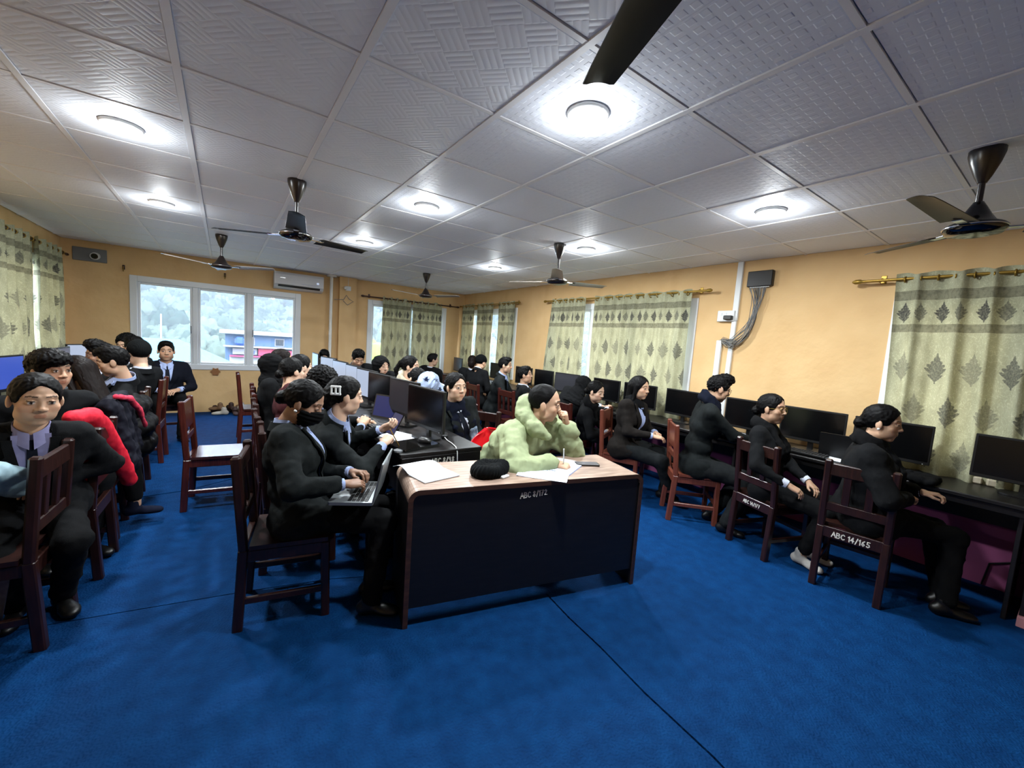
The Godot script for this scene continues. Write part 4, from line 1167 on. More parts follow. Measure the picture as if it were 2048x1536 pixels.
# ---------------------------------------------------------------- smooth solids: a distance field on a grid, meshed as surface nets
class Field:
	var o: Vector3
	var c: float
	var nx: int
	var ny: int
	var nz: int
	var f := PackedFloat32Array()
	func _init(lo: Vector3, hi: Vector3, cell: float):
		o = lo; c = cell
		nx = int(ceil((hi.x - lo.x) / cell)) + 1; ny = int(ceil((hi.y - lo.y) / cell)) + 1; nz = int(ceil((hi.z - lo.z) / cell)) + 1
		f.resize(nx * ny * nz); f.fill(1000.0)
	func cap(a: Vector3, b: Vector3, ra: float, rb: float, k: float):
		var m := maxf(ra, rb) + k + 2.2 * c
		var lo := (a.min(b) - Vector3(m, m, m) - o) / c; var hi := (a.max(b) + Vector3(m, m, m) - o) / c
		var x0 := maxi(0, int(lo.x)); var x1 := mini(nx - 1, int(hi.x) + 1)
		var y0 := maxi(0, int(lo.y)); var y1 := mini(ny - 1, int(hi.y) + 1)
		var z0 := maxi(0, int(lo.z)); var z1 := mini(nz - 1, int(hi.z) + 1)
		var ba := b - a
		var inv := 1.0 / maxf(ba.length_squared(), 1e-9)
		var dr := rb - ra
		var lim := k + 2.2 * c
		for z in range(z0, z1 + 1):
			for y in range(y0, y1 + 1):
				var i := nx * (y + ny * z) + x0
				var p := o + Vector3(x0, y, z) * c - a
				for x in range(x0, x1 + 1):
					var h := clampf(p.dot(ba) * inv, 0.0, 1.0)
					var d := (p - ba * h).length() - ra - dr * h
					if d < lim:
						var e := f[i]
						var q := k - absf(e - d)
						f[i] = minf(e, d) - (q * q * 0.25 / k if q > 0.0 else 0.0)
					p.x += c
					i += 1
	func ell(m: Vector3, r: Vector3, k: float, rot := Basis()):
		var R := maxf(r.x, maxf(r.y, r.z)) + k + 2.2 * c
		var lo := (m - Vector3(R, R, R) - o) / c; var hi := (m + Vector3(R, R, R) - o) / c
		var lim := k + 2.2 * c
		var inv := rot.transposed()
		var r2 := r * r
		for z in range(maxi(0, int(lo.z)), mini(nz - 1, int(hi.z) + 1) + 1):
			for y in range(maxi(0, int(lo.y)), mini(ny - 1, int(hi.y) + 1) + 1):
				for x in range(maxi(0, int(lo.x)), mini(nx - 1, int(hi.x) + 1) + 1):
					var p := inv * (o + Vector3(x, y, z) * c - m)
					var k0 := (p / r).length(); var k1 := (p / r2).length()
					var d := k0 * (k0 - 1.0) / maxf(k1, 1e-6)
					if d < lim:
						var i := x + nx * (y + ny * z)
						var e := f[i]
						var q := k - absf(e - d)
						f[i] = minf(e, d) - (q * q * 0.25 / k if q > 0.0 else 0.0)
	func sub_ell(m: Vector3, r: Vector3, k: float):
		var R := maxf(r.x, maxf(r.y, r.z)) + k + 2.2 * c
		var lo := (m - Vector3(R, R, R) - o) / c; var hi := (m + Vector3(R, R, R) - o) / c
		var r2 := r * r
		for z in range(maxi(0, int(lo.z)), mini(nz - 1, int(hi.z) + 1) + 1):
			for y in range(maxi(0, int(lo.y)), mini(ny - 1, int(hi.y) + 1) + 1):
				for x in range(maxi(0, int(lo.x)), mini(nx - 1, int(hi.x) + 1) + 1):
					var p := o + Vector3(x, y, z) * c - m
					var k0 := (p / r).length(); var k1 := (p / r2).length()
					var d := -k0 * (k0 - 1.0) / maxf(k1, 1e-6)
					var i := x + nx * (y + ny * z)
					var e := f[i]
					var q := k - absf(e - d)
					f[i] = maxf(e, d) + (q * q * 0.25 / k if q > 0.0 else 0.0)
	func each(fn: Callable):
		for z in nz:
			for y in ny:
				for x in nx:
					var i := x + nx * (y + ny * z)
					f[i] = fn.call(o + Vector3(x, y, z) * c, f[i])
	func wrinkle(n: FastNoiseLite, amp: float, sc: Vector3):
		var lim := 2.5 * c + amp
		for z in nz:
			for y in ny:
				var i := nx * (y + ny * z)
				for x in nx:
					var e := f[i + x]
					if e < lim and e > -lim:
						f[i + x] = e + amp * n.get_noise_3dv((o + Vector3(x, y, z) * c) * sc)
	func at(p: Vector3) -> float:
		var q := (p - o) / c
		var x := clampi(int(q.x), 0, nx - 2); var y := clampi(int(q.y), 0, ny - 2); var z := clampi(int(q.z), 0, nz - 2)
		var t := q - Vector3(x, y, z)
		var i := x + nx * (y + ny * z); var s := nx * ny
		var a := lerpf(lerpf(f[i], f[i + 1], t.x), lerpf(f[i + nx], f[i + nx + 1], t.x), t.y)
		var b := lerpf(lerpf(f[i + s], f[i + s + 1], t.x), lerpf(f[i + s + nx], f[i + s + nx + 1], t.x), t.y)
		return lerpf(a, b, t.z)
	func nets() -> Array:   # [vertices, indices]
		var V := PackedVector3Array(); var I := PackedInt32Array()
		var id := PackedInt32Array(); id.resize(nx * ny * nz); id.fill(-1)
		var s := nx * ny
		for z in nz - 1:
			for y in ny - 1:
				var i := nx * (y + ny * z)
				for x in nx - 1:
					var a0 := f[i]; 
					if a0 > 4.0 * c or a0 < -4.0 * c:
						i += 1
						continue
					var a1 := f[i + 1]; var a2 := f[i + nx]; var a3 := f[i + nx + 1]
					var a4 := f[i + s]; var a5 := f[i + s + 1]; var a6 := f[i + s + nx]; var a7 := f[i + s + nx + 1]
					var n := int(a0 < 0) + int(a1 < 0) + int(a2 < 0) + int(a3 < 0) + int(a4 < 0) + int(a5 < 0) + int(a6 < 0) + int(a7 < 0)
					if n > 0 and n < 8:
						var p := Vector3.ZERO; var k := 0
						if (a0 < 0) != (a1 < 0): p += Vector3(a0 / (a0 - a1), 0, 0); k += 1
						if (a2 < 0) != (a3 < 0): p += Vector3(a2 / (a2 - a3), 1, 0); k += 1
						if (a4 < 0) != (a5 < 0): p += Vector3(a4 / (a4 - a5), 0, 1); k += 1
						if (a6 < 0) != (a7 < 0): p += Vector3(a6 / (a6 - a7), 1, 1); k += 1
						if (a0 < 0) != (a2 < 0): p += Vector3(0, a0 / (a0 - a2), 0); k += 1
						if (a1 < 0) != (a3 < 0): p += Vector3(1, a1 / (a1 - a3), 0); k += 1
						if (a4 < 0) != (a6 < 0): p += Vector3(0, a4 / (a4 - a6), 1); k += 1
						if (a5 < 0) != (a7 < 0): p += Vector3(1, a5 / (a5 - a7), 1); k += 1
						if (a0 < 0) != (a4 < 0): p += Vector3(0, 0, a0 / (a0 - a4)); k += 1
						if (a1 < 0) != (a5 < 0): p += Vector3(1, 0, a1 / (a1 - a5)); k += 1
						if (a2 < 0) != (a6 < 0): p += Vector3(0, 1, a2 / (a2 - a6)); k += 1
						if (a3 < 0) != (a7 < 0): p += Vector3(1, 1, a3 / (a3 - a7)); k += 1
						id[i] = V.size()
						V.append(o + (Vector3(x, y, z) + p / k) * c)
					i += 1
		for z in range(1, nz - 1):
			for y in range(1, ny - 1):
				var i := nx * (y + ny * z) + 1
				for x in range(1, nx - 1):
					if id[i] >= 0:
						var e := f[i]
						var ins := e < 0
						if ins != (f[i + 1] < 0): _q(I, id[i - nx - s], id[i - s], id[i], id[i - nx], ins)
						if ins != (f[i + nx] < 0): _q(I, id[i - s - 1], id[i - 1], id[i], id[i - s], ins)
						if ins != (f[i + s] < 0): _q(I, id[i - 1 - nx], id[i - nx], id[i], id[i - 1], ins)
					i += 1
		return [V, I]
	func _q(I: PackedInt32Array, a: int, b: int, d: int, e: int, ins: bool):
		if a < 0 or b < 0 or d < 0 or e < 0: return
		if ins: I.append_array(PackedInt32Array([a, d, b, a, e, d]))
		else: I.append_array(PackedInt32Array([a, b, d, a, d, e]))

func solid(F: Field, col = null) -> Array:   # mesh arrays with smooth normals
	var r := F.nets()
	return smooth(r[0], r[1], col)

func smooth(v: PackedVector3Array, idx: PackedInt32Array, col = null) -> Array:
	var a := []; a.resize(Mesh.ARRAY_MAX)
	a[Mesh.ARRAY_VERTEX] = v; a[Mesh.ARRAY_INDEX] = idx
	var nr := PackedVector3Array(); nr.resize(v.size())
	for k in range(0, idx.size(), 3):
		var p := idx[k]; var q := idx[k + 1]; var t := idx[k + 2]
		var n := (v[t] - v[p]).cross(v[q] - v[p])
		nr[p] += n; nr[q] += n; nr[t] += n
	for k in nr.size(): nr[k] = nr[k].normalized()
	a[Mesh.ARRAY_NORMAL] = nr
	if col != null: a[Mesh.ARRAY_COLOR] = col
	return a

func mesh_of(a: Array) -> ArrayMesh:
	var m := ArrayMesh.new(); m.add_surface_from_arrays(Mesh.PRIMITIVE_TRIANGLES, a); return m

func join(into: Array, add: Array, xf: Transform3D, mirror := false):
	# appends mesh arrays; «into» is [verts, normals, colours, indices]
	var base: int = (into[0] as PackedVector3Array).size()
	var t := xf
	if mirror: t = xf * Transform3D(Basis(Vector3(-1, 0, 0), Vector3(0, 1, 0), Vector3(0, 0, 1)), Vector3.ZERO)
	var v: PackedVector3Array = into[0]; v.append_array(t * (add[Mesh.ARRAY_VERTEX] as PackedVector3Array)); into[0] = v
	var n: PackedVector3Array = into[1]; n.append_array(Transform3D(t.basis.orthonormalized() if not mirror else t.basis, Vector3.ZERO) * (add[Mesh.ARRAY_NORMAL] as PackedVector3Array)); into[1] = n
	var c: PackedColorArray = into[2]; c.append_array(add[Mesh.ARRAY_COLOR]); into[2] = c
	var ix: PackedInt32Array = (add[Mesh.ARRAY_INDEX] as PackedInt32Array).duplicate()
	if mirror: ix.reverse()
	for k in ix.size(): ix[k] += base
	var all: PackedInt32Array = into[3]; all.append_array(ix); into[3] = all

func joined_mesh(j: Array) -> ArrayMesh:
	var a := []; a.resize(Mesh.ARRAY_MAX)
	a[Mesh.ARRAY_VERTEX] = j[0]; a[Mesh.ARRAY_NORMAL] = j[1]; a[Mesh.ARRAY_COLOR] = j[2]; a[Mesh.ARRAY_INDEX] = j[3]
	return mesh_of(a)

func moved(a: Array, xf: Transform3D) -> ArrayMesh:
	var b := a.duplicate()
	b[Mesh.ARRAY_VERTEX] = xf * (a[Mesh.ARRAY_VERTEX] as PackedVector3Array)
	b[Mesh.ARRAY_NORMAL] = Transform3D(xf.basis.orthonormalized(), Vector3.ZERO) * (a[Mesh.ARRAY_NORMAL] as PackedVector3Array)
	return mesh_of(b)

# ---------------------------------------------------------------- body templates
func head_template(fem: bool, down: bool) -> Array:
	var F := Field.new(Vector3(-.105, -.165, -.125), Vector3(.105, .145, .13), .0034)
	var jw := .031 if fem else .036
	F.ell(Vector3(0, .035, -.012), Vector3(.074, .088, .096), .01)
	F.ell(Vector3(0, -.022, .02), Vector3(.063, .082, .066), .02)
	F.cap(Vector3(-jw, -.066, .012), Vector3(jw, -.066, .012), .034, .034, .02)
	F.ell(Vector3(0, -.092, .05), Vector3(.026 if fem else .031, .02, .024), .02)
	for s in [-1, 1]:
		F.ell(Vector3(s * .041, -.02, .052), Vector3(.026, .024, .024), .015)
		F.cap(Vector3(s * .012, .034, .079), Vector3(s * .045, .033, .066), .008 if fem else .0105, .008, .012)
		F.ell(Vector3(s * .077, -.004, -.006), Vector3(.010, .031, .020), .006, Basis.from_euler(Vector3(-.15, s * .35, 0)))
	F.cap(Vector3(0, .02, .079), Vector3(0, -.020, .0955), .0075, .0105, .012)
	F.ell(Vector3(0, -.0225, .0955), Vector3(.0125, .0108, .0115), .006)
	for s in [-1, 1]: F.ell(Vector3(s * .0135, -.0255, .0875), Vector3(.0085, .0075, .010), .006)
	F.ell(Vector3(0, -.056, .0615), Vector3(.030, .024, .021), .016)
	for s in [-1, 1]: F.ell(Vector3(s * .030, -.050, .042), Vector3(.026, .030, .030), .02)
	for s in [-1, 1]: F.sub_ell(Vector3(s * .031, .010, .095), Vector3(.0185, .0125, .018), .010)
	F.cap(Vector3(-.016, -.0530, .0800), Vector3(0, -.0515, .0825), .0032, .0046, .005); F.cap(Vector3(0, -.0515, .0825), Vector3(.016, -.0530, .0800), .0046, .0032, .005)
	F.cap(Vector3(-.012, -.0615, .0800), Vector3(.012, -.0615, .0800), .0052, .0052, .005)
	for s in [-1, 1]:
		F.ell(Vector3(s * .031, .0085, .0725), Vector3(.0135, .0125, .0135), .002)
		var lid := .0045 if down else .0
		F.cap(Vector3(s * .0195, .0135 - lid, .0815), Vector3(s * .031, .0170 - lid * 1.6, .0845), .0036, .0045, .003); F.cap(Vector3(s * .031, .0170 - lid * 1.6, .0845), Vector3(s * .0435, .0125 - lid, .0785), .0045, .0036, .003)
		F.cap(Vector3(s * .021, .0035, .0815), Vector3(s * .041, .0035, .079), .003, .003, .003)
	F.cap(Vector3(0, -.05, -.022), Vector3(0, -.165, -.034), .050, .054, .02)
	var r := F.nets()
	var v: PackedVector3Array = r[0]
	var cl := PackedByteArray(); cl.resize(v.size())
	for k in v.size():
		var p := v[k]
		var ax := absf(p.x)
		var e := Vector3(ax, p.y, p.z) - Vector3(.031, .0085, .0725)
		var cls := 0
		if e.length() < .0147 and p.z > .079 and absf(p.y - .0082) < (.0052 if not down else .003) and absf(ax - .031) < .0105:
			cls = 1
			if Vector2(ax - .031, p.y - .0075).length() < .0055: cls = 2
		elif p.z > .07 and absf(p.y - .0145 + (.004 if down else 0.0)) < .0028 and absf(ax - .032) < .0125: cls = 3   # lash line
		elif p.z > .058 and ax > .012 and ax < .049 and absf(p.y - (.0355 + .10 * (ax - .012) - 4.0 * maxf(0, ax - .034) * .06)) < (.0034 if fem else .0046): cls = 3
		elif p.z > .074 and ax < .021 - absf(p.y + .0575) * .75 and p.y > -.0685 and p.y < -.0475: cls = 4
		elif p.z > .074 and absf(p.y + .030) < .0028 and absf(ax - .008) < .0035: cls = 5
		elif (not fem) and p.z > -.01 and p.y < -.045 and p.y > -.115: cls = 6
		elif p.z > .04 and absf(ax - .042) < .02 and absf(p.y + .022) < .018: cls = 7
		cl[k] = cls
	var a := smooth(v, r[1])
	a.append(cl)
	return a

func head_colours(t: Array, skin: Color, stubble: float) -> PackedColorArray:
	var cl: PackedByteArray = t[Mesh.ARRAY_MAX]
	var pal := [skin, Color(.50, .48, .45), Color(.015, .01, .008), skin.lerp(Color(.012, .01, .01), .85), Color(skin.r * .80, skin.g * .60, skin.b * .57), skin * .45, skin.lerp(Color(.05, .045, .045), stubble * .4), Color(skin.r * 1.02, skin.g * .93, skin.b * .9)]
	var c := PackedColorArray(); c.resize(cl.size())
	for k in cl.size(): c[k] = pal[cl[k]]
	return c

func hand_template(curl: Array, spread: float, thumb_in: float) -> Array:
	# right hand, wrist at the origin, fingers along +z, palm down, thumb towards +x
	var F := Field.new(Vector3(-.075, -.115, -.06), Vector3(.095, .04, .21), .0036)
	F.cap(Vector3(0, 0, -.05), Vector3(0, 0, .012), .024, .023, .01)
	var xs := [.028, .0095, -.0095, -.027]; var ln := [.068, .076, .070, .055]; var rd := [.0088, .0092, .0088, .0078]
	for k in 4:
		F.cap(Vector3(xs[k] * .55, 0, .012), Vector3(xs[k], .002 - .003 * absf(k - 1.3), .086 - .003 * absf(k - 1)), .0145, .0115, .008)
	F.ell(Vector3(.0, -.006, .045), Vector3(.036, .015, .045), .01)
	for k in 4:
		var p := Vector3(xs[k], .002 - .003 * absf(k - 1.3), .086 - .003 * absf(k - 1))
		var an := 0.0
		var yaw: float = (xs[k] / .028) * spread
		var seg := [.46, .31, .25]
		for s in 3:
			an += deg_to_rad(curl[s] * (1.0 + .08 * k))
			var d := Vector3(sin(yaw) * cos(an), -sin(an), cos(an) * cos(yaw))
			var q: Vector3 = p + d * ln[k] * seg[s]
			F.cap(p, q, rd[k] * (1.0 - .08 * s), rd[k] * (.93 - .09 * s), .003)
			p = q
	F.cap(Vector3(.014, -.008, .018), Vector3(.040, -.014, .045), .017, .0125, .010)
	var t1 := Vector3(.040, -.014, .045)
	var t2 := t1 + Vector3(.022 - .03 * thumb_in, -.008 - .012 * thumb_in, .026)
	var t3 := t2 + Vector3(.006 - .028 * thumb_in, -.004 - .008 * thumb_in, .025)
	F.cap(t1, t2, .0115, .0100, .006); F.cap(t2, t3, .0100, .0082, .003)
	var a := solid(F)
	return a

func shoe_mesh() -> ArrayMesh:
	if not T.has("shoe_mesh"): T.shoe_mesh = mesh_of(T.shoe if T.has("shoe") else shoe_template())
	return T.shoe_mesh

func shoe_template() -> Array:
	var F := Field.new(Vector3(-.065, -.095, -.11), Vector3(.065, .05, .20), .006)
	F.ell(Vector3(0, -.045, -.042), Vector3(.036, .04, .042), .02)
	F.cap(Vector3(0, -.042, -.03), Vector3(0, -.054, .09), .034, .030, .02)
	F.ell(Vector3(.004, -.058, .095), Vector3(.044, .026, .062), .02)
	F.ell(Vector3(0, -.060, .135), Vector3(.034, .022, .036), .02)
	F.cap(Vector3(0, .02, -.012), Vector3(0, -.03, -.012), .040, .042, .02)
	F.each(func(p: Vector3, e: float) -> float: return maxf(e, -.080 - p.y))
	T.shoe = solid(F)
	return T.shoe

func ell_d(p: Vector3, m: Vector3, r: Vector3) -> float:
	var q := p - m
	var k0 := (q / r).length(); var k1 := (q / (r * r)).length()
	return k0 * (k0 - 1.0) / maxf(k1, 1e-6)
func cap_d(p: Vector3, a: Vector3, b: Vector3, ra: float, rb: float) -> float:
	var ba := b - a
	var h := clampf((p - a).dot(ba) / ba.length_squared(), 0, 1)
	return (p - a - ba * h).length() - lerpf(ra, rb, h)
func smin(a: float, b: float, k: float) -> float:
	var q := maxf(k - absf(a - b), 0.0)
	return minf(a, b) - q * q * .25 / k

func hair_template(style: String) -> Array:
	var lo := Vector3(-.135, -.16, -.2); var hi := Vector3(.135, .185, .15)
	if style == "long": lo = Vector3(-.15, -.36, -.2)
	if style in ["hijab", "hijab_loose"]: lo = Vector3(-.20, -.30, -.19); hi = Vector3(.20, .17, .17)
	if style == "ponytail": lo = Vector3(-.13, -.22, -.25)
	var F := Field.new(lo, hi, .0058)
	var shell := func(p: Vector3, g: float) -> float: return ell_d(p, Vector3(0, .036, -.014), Vector3(.074 + g, .088 + g, .096 + g))
	# in front of the hairline: a plane that dips over the temples
	var face := func(p: Vector3, h: float) -> float: return p.z * .83 - p.y * .55 - h - 3.2 * p.x * p.x
	# below the lower edge: just over the ears, down to the nape behind them
	var low := func(p: Vector3, ear: float, nape: float) -> float: return lerpf(ear, nape, smoothstep(-.012, -.045, p.z)) - p.y
	var strand := func(p: Vector3, amp: float) -> float: return amp * fuzz.get_noise_3d(p.x * 1.6, p.y * .7, p.z * .7)
	var fn: Callable
	match style:
		"short":
			fn = func(p: Vector3, _e: float) -> float:
				var d: float = smin(shell.call(p, .0075), ell_d(p, Vector3(0, .097, .012), Vector3(.066, .040, .080)), .02)
				d = maxf(d, face.call(p, .020)); d = maxf(d, low.call(p, .004, -.070))
				return d + strand.call(p, .007)
		"quiff":
			fn = func(p: Vector3, _e: float) -> float:
				var d: float = smin(shell.call(p, .006), ell_d(p, Vector3(0, .110, .030), Vector3(.066, .050, .070)), .025)
				d = maxf(d, face.call(p, .022)); d = maxf(d, low.call(p, .006, -.065))
				return d + strand.call(p, .012)
		"floppy":
			fn = func(p: Vector3, _e: float) -> float:
				var d: float = smin(shell.call(p, .013), ell_d(p, Vector3(-.01, .074, .028), Vector3(.084, .058, .088)), .02)
				d = maxf(d, minf(face.call(p, .022), maxf(.045 + p.x * .3 - p.y, -1.0) if p.z > .02 else 1.0)); d = maxf(d, low.call(p, -.008, -.075))
				return d + strand.call(p, .010)
		"curly":
			fn = func(p: Vector3, _e: float) -> float:
				var d: float = ell_d(p, Vector3(0, .045, -.016), Vector3(.092, .102, .112))
				d = maxf(d, face.call(p, .022)); d = maxf(d, low.call(p, -.005, -.075))
				return d + .014 * fuzz.get_noise_3dv(p)
		"crop":
			fn = func(p: Vector3, _e: float) -> float:
				var d: float = shell.call(p, .0042)
				d = maxf(d, face.call(p, -.008) + 2.0 * p.x * p.x); d = maxf(d, low.call(p, .010, -.060))
				return d + strand.call(p, .0025)
		"tied", "ponytail", "clipped":
			fn = func(p: Vector3, _e: float) -> float:
				var d: float = shell.call(p, .0085)
				d = maxf(d, face.call(p, .018 - .35 * maxf(0.0, .03 - absf(p.x)))); d = maxf(d, low.call(p, -.006, -.085))
				if style == "tied": d = smin(d, ell_d(p, Vector3(0, -.022, -.118), Vector3(.042, .038, .034)), .02)
				elif style == "clipped":
					d = smin(d, ell_d(p, Vector3(0, -.02, -.105), Vector3(.060, .07, .042)), .03)
					d = smin(d, cap_d(p, Vector3(.074, .0, .03), Vector3(.078, -.085, .025), .008, .004), .01)
				else:
					d = smin(d, cap_d(p, Vector3(0, .045, -.118), Vector3(0, -.04, -.165), .026, .024), .02); d = smin(d, cap_d(p, Vector3(0, -.04, -.165), Vector3(0, -.17, -.15), .024, .010), .02)
				return d + strand.call(p, .006)
		"long":
			fn = func(p: Vector3, _e: float) -> float:
				var d: float = shell.call(p, .012)
				d = maxf(d, face.call(p, .020 - .3 * maxf(0.0, .03 - absf(p.x))))
				var q := Vector3(p.x * .62, p.y, p.z)
				var c := cap_d(q, Vector3(0, .02, -.070), Vector3(0, -.27, -.095), .055, .046)
				d = smin(d, c, .03)
				d = smin(d, cap_d(p, Vector3(.070, .03, .005), Vector3(.088, -.20, -.02), .020, .022), .02); d = smin(d, cap_d(p, Vector3(-.070, .03, .005), Vector3(-.088, -.20, -.02), .020, .022), .02)
				return d + .004 * fuzz.get_noise_3d(p.x * 2.2, p.y * .25, p.z * 2.2)
		"beanie":
			fn = func(p: Vector3, _e: float) -> float:
				var d: float = ell_d(p, Vector3(0, .044, -.016), Vector3(.088, .098, .110))
				d = maxf(d, .012 + p.z * .25 - p.y)
				return d + .002 * sin(atan2(p.x, p.z) * 60.0)
		"hijab", "hijab_loose":
			fn = func(p: Vector3, _e: float) -> float:
				var d: float = ell_d(p, Vector3(0, .026, -.014), Vector3(.100, .107, .118))
				d = smin(d, cap_d(p, Vector3(0, -.07, -.01), Vector3(0, -.15, -.02), .080, .092), .04)
				if style == "hijab": d = smin(d, cap_d(Vector3(p.x * .62, p.y, p.z * .9), Vector3(0, -.15, -.01), Vector3(0, -.26, .0), .085, .112), .05)
				d = maxf(d, -ell_d(p, Vector3(0, -.006, .11), Vector3(.062, .080, .085)))
				return d + .007 * fold.get_noise_3d(p.x * 1.5, p.y * 4.0, p.z * 1.5)
	F.each(fn)
	return solid(F)

func mask_template() -> Array:
	var F := Field.new(Vector3(-.095, -.135, -.03), Vector3(.095, .02, .14), .005)
	F.each(func(p: Vector3, _e: float) -> float:
		var d := smin(ell_d(p, Vector3(0, -.03, .022), Vector3(.077, .096, .082)), ell_d(p, Vector3(0, -.035, .085), Vector3(.03, .045, .038)), .03)
		d = maxf(d, p.y + .012 - (p.z - .05) * .12); d = maxf(d, -.112 - p.y); d = maxf(d, .022 - p.z - .3 * maxf(0, .04 - absf(p.y + .05)))
		return d + .002 * sin(p.y * 300.0))
	return solid(F)

# the chest without arms, used to lay shirts, ties and lapels on its front
func chest_bones(fem: bool, bulk: float) -> Array:
	var b := bulk
	var L := [
		[Vector3(-.075, -.02, .0), Vector3(.075, -.02, .0), .117 + b, .117 + b],
		[Vector3(-.055 - b * .5, .14, .0), Vector3(.055 + b * .5, .14, .0), .112 + b, .112 + b],
		[Vector3(-.08 - b * .5, .30, .0), Vector3(.08 + b * .5, .30, .0), .116 + b, .116 + b],
		[Vector3(-.11, .385, -.012), Vector3(.11, .385, -.012), .085 + b * .6, .085 + b * .6],
		[Vector3(-.05, .45, -.015), Vector3(-.165, .428, -.012), .052, .058],
		[Vector3(.05, .45, -.015), Vector3(.165, .428, -.012), .052, .058],
	]
	if fem:
		L.append([Vector3(-.065, .285, .065), Vector3(-.065, .28, .066), .066 + b * .5, .066 + b * .5]); L.append([Vector3(.065, .285, .065), Vector3(.065, .28, .066), .066 + b * .5, .066 + b * .5])
	return L

# ---------------------------------------------------------------- people
const SKINS := {"fair": Color(.62, .40, .285), "warm": Color(.56, .345, .225), "tan": Color(.45, .27, .175), "deep": Color(.30, .17, .11)}

func templates():
	T.head_m = head_template(false, false); T.head_f = head_template(true, false); T.head_fd = head_template(true, true); T.head_md = head_template(false, true)
	T.hand_relax = hand_template([22, 26, 16], .10, .1); T.hand_type = hand_template([30, 40, 22], .16, .2)
	T.hand_fist = hand_template([68, 85, 55], .04, .85); T.hand_hold = hand_template([30, 45, 35], .08, .5); T.hand_write = hand_template([48, 55, 30], .03, .75)
	shoe_template()
	T.mask = mask_template()
	T.chest = {}
	for s in ["short", "quiff", "floppy", "curly", "crop", "tied", "ponytail", "clipped", "long", "beanie", "hijab", "hijab_loose"]: T["hair_" + s] = hair_template(s)

func chest_dress(fem: bool, bulk: float) -> Dictionary:
	var key := "%s %.3f" % [fem, bulk]
	if T.chest.has(key): return T.chest[key]
	var F := Field.new(Vector3(-.26, -.2, -.05), Vector3(.26, .54, .26), .010)
	for b in chest_bones(fem, bulk): F.cap(b[0], b[1], b[2], b[3], .05)
	var front := func(x: float, y: float) -> float:
		var z := .235
		while z > -.03:
			var d := F.at(Vector3(x, y, z))
			if d < 0.0: return z - d
			z -= .006
		return -.03
	var patch := func(y0: float, y1: float, n: int, cols: int, xl: Callable, xr: Callable, off: float, thick: float) -> ArrayMesh:
		var rows := []
		for i in n:
			var y := lerpf(y1, y0, i / float(n - 1))
			var row := []
			for j in cols:
				var x: float = lerpf(xl.call(y), xr.call(y), j / float(cols - 1))
				row.append(Vector3(x, y, front.call(x, y) + off))
			rows.append(row)
		var st := ST(); sheet(st, rows, thick); st.generate_normals()
		return st.commit()
	var D := {}
	var wv := func(y: float) -> float: return .004 + .062 * clampf((y - .12) / .32, 0.0, 1.0)
	D.shirt = patch.call(.10, .475, 14, 9, func(y): return -wv.call(y), func(y): return wv.call(y), .006, .010)
	D.tie = patch.call(.13, .452, 13, 5, func(y): return -minf(lerpf(.033, .016, clampf((y - .16) / .27, 0, 1)), wv.call(y)), func(y): return minf(lerpf(.033, .016, clampf((y - .16) / .27, 0, 1)), wv.call(y)), .013, .008)
	var lap := func(y: float) -> float:
		var t := clampf((y - .12) / .32, 0.0, 1.0)
		return wv.call(y) + .055 * sin(clampf(t * 1.25, 0, 1) * PI * .55) * (1.0 if t < .80 else .55)
	D.lapel_l = patch.call(.10, .46, 16, 5, func(y): return wv.call(y) - .004, lap, .011, .009)
	D.lapel_r = patch.call(.10, .46, 16, 5, func(y): return -lap.call(y), func(y): return -wv.call(y) + .004, .011, .009)
	# shirt collar: two leaves round the neck
	for s in [-1, 1]:
		var rows := []
		for i in 4:
			var t := i / 3.0
			var row := []
			for j in 12:
				var u := j / 11.0
				var an: float = lerpf(.10, PI, u)
				var r := lerpf(.060, .076, t)
				var y := lerpf(.515, .470, t) - .045 * pow(1.0 - u, 2.0) * (.6 + .5 * t) + .012 * u
				row.append(Vector3(s * r * sin(an), y, r * cos(an) * .95 - .012 + .045 * pow(1.0 - u, 2.0) * (.25 + .75 * t)))
			if s < 0: row.reverse()
			rows.append(row)
		var st := ST(); sheet(st, rows, .003); st.generate_normals(); D["collar%d" % s] = st.commit()
	# jacket collar at the nape
	var rows := []
	for i in 4:
		var t := i / 3.0
		var row := []
		for j in 15:
			var an := lerpf(-2.2, 2.2, j / 14.0)
			var r := lerpf(.074, .094, t)
			row.append(Vector3(r * sin(an), lerpf(.508, .465, t) - .02 * pow(absf(an) / 2.2, 2), -r * cos(an) - .012))
		row.reverse(); rows.append(row)
	var st := ST(); sheet(st, rows, .006); st.generate_normals(); D.nape = st.commit()
	st = ST(); lathe(st, Transform3D(Basis(Vector3(1, 0, 0), Vector3(0, 0, 1), Vector3(0, -1, 0)), Vector3(0, .075, front.call(0, .075) + .002)), [[0, 0], [.010, 0], [.010, .004], [0, .005]], 10); st.generate_normals(); D.button = st.commit()
	D.field = F
	T.chest[key] = D
	return D

func ik(a: Vector3, b: Vector3, l1: float, l2: float, pole: Vector3) -> Vector3:
	var d := b - a
	var L := clampf(d.length(), absf(l1 - l2) + .01, l1 + l2 - .004)
	var n := d.normalized()
	var x := (l1 * l1 - l2 * l2 + L * L) / (2 * L)
	var h := sqrt(maxf(0.0, l1 * l1 - x * x))
	var p := pole - n * pole.dot(n)
	return a + n * x + p.normalized() * h

func gv(c: Dictionary, k: String, d): return c[k] if c.has(k) else d

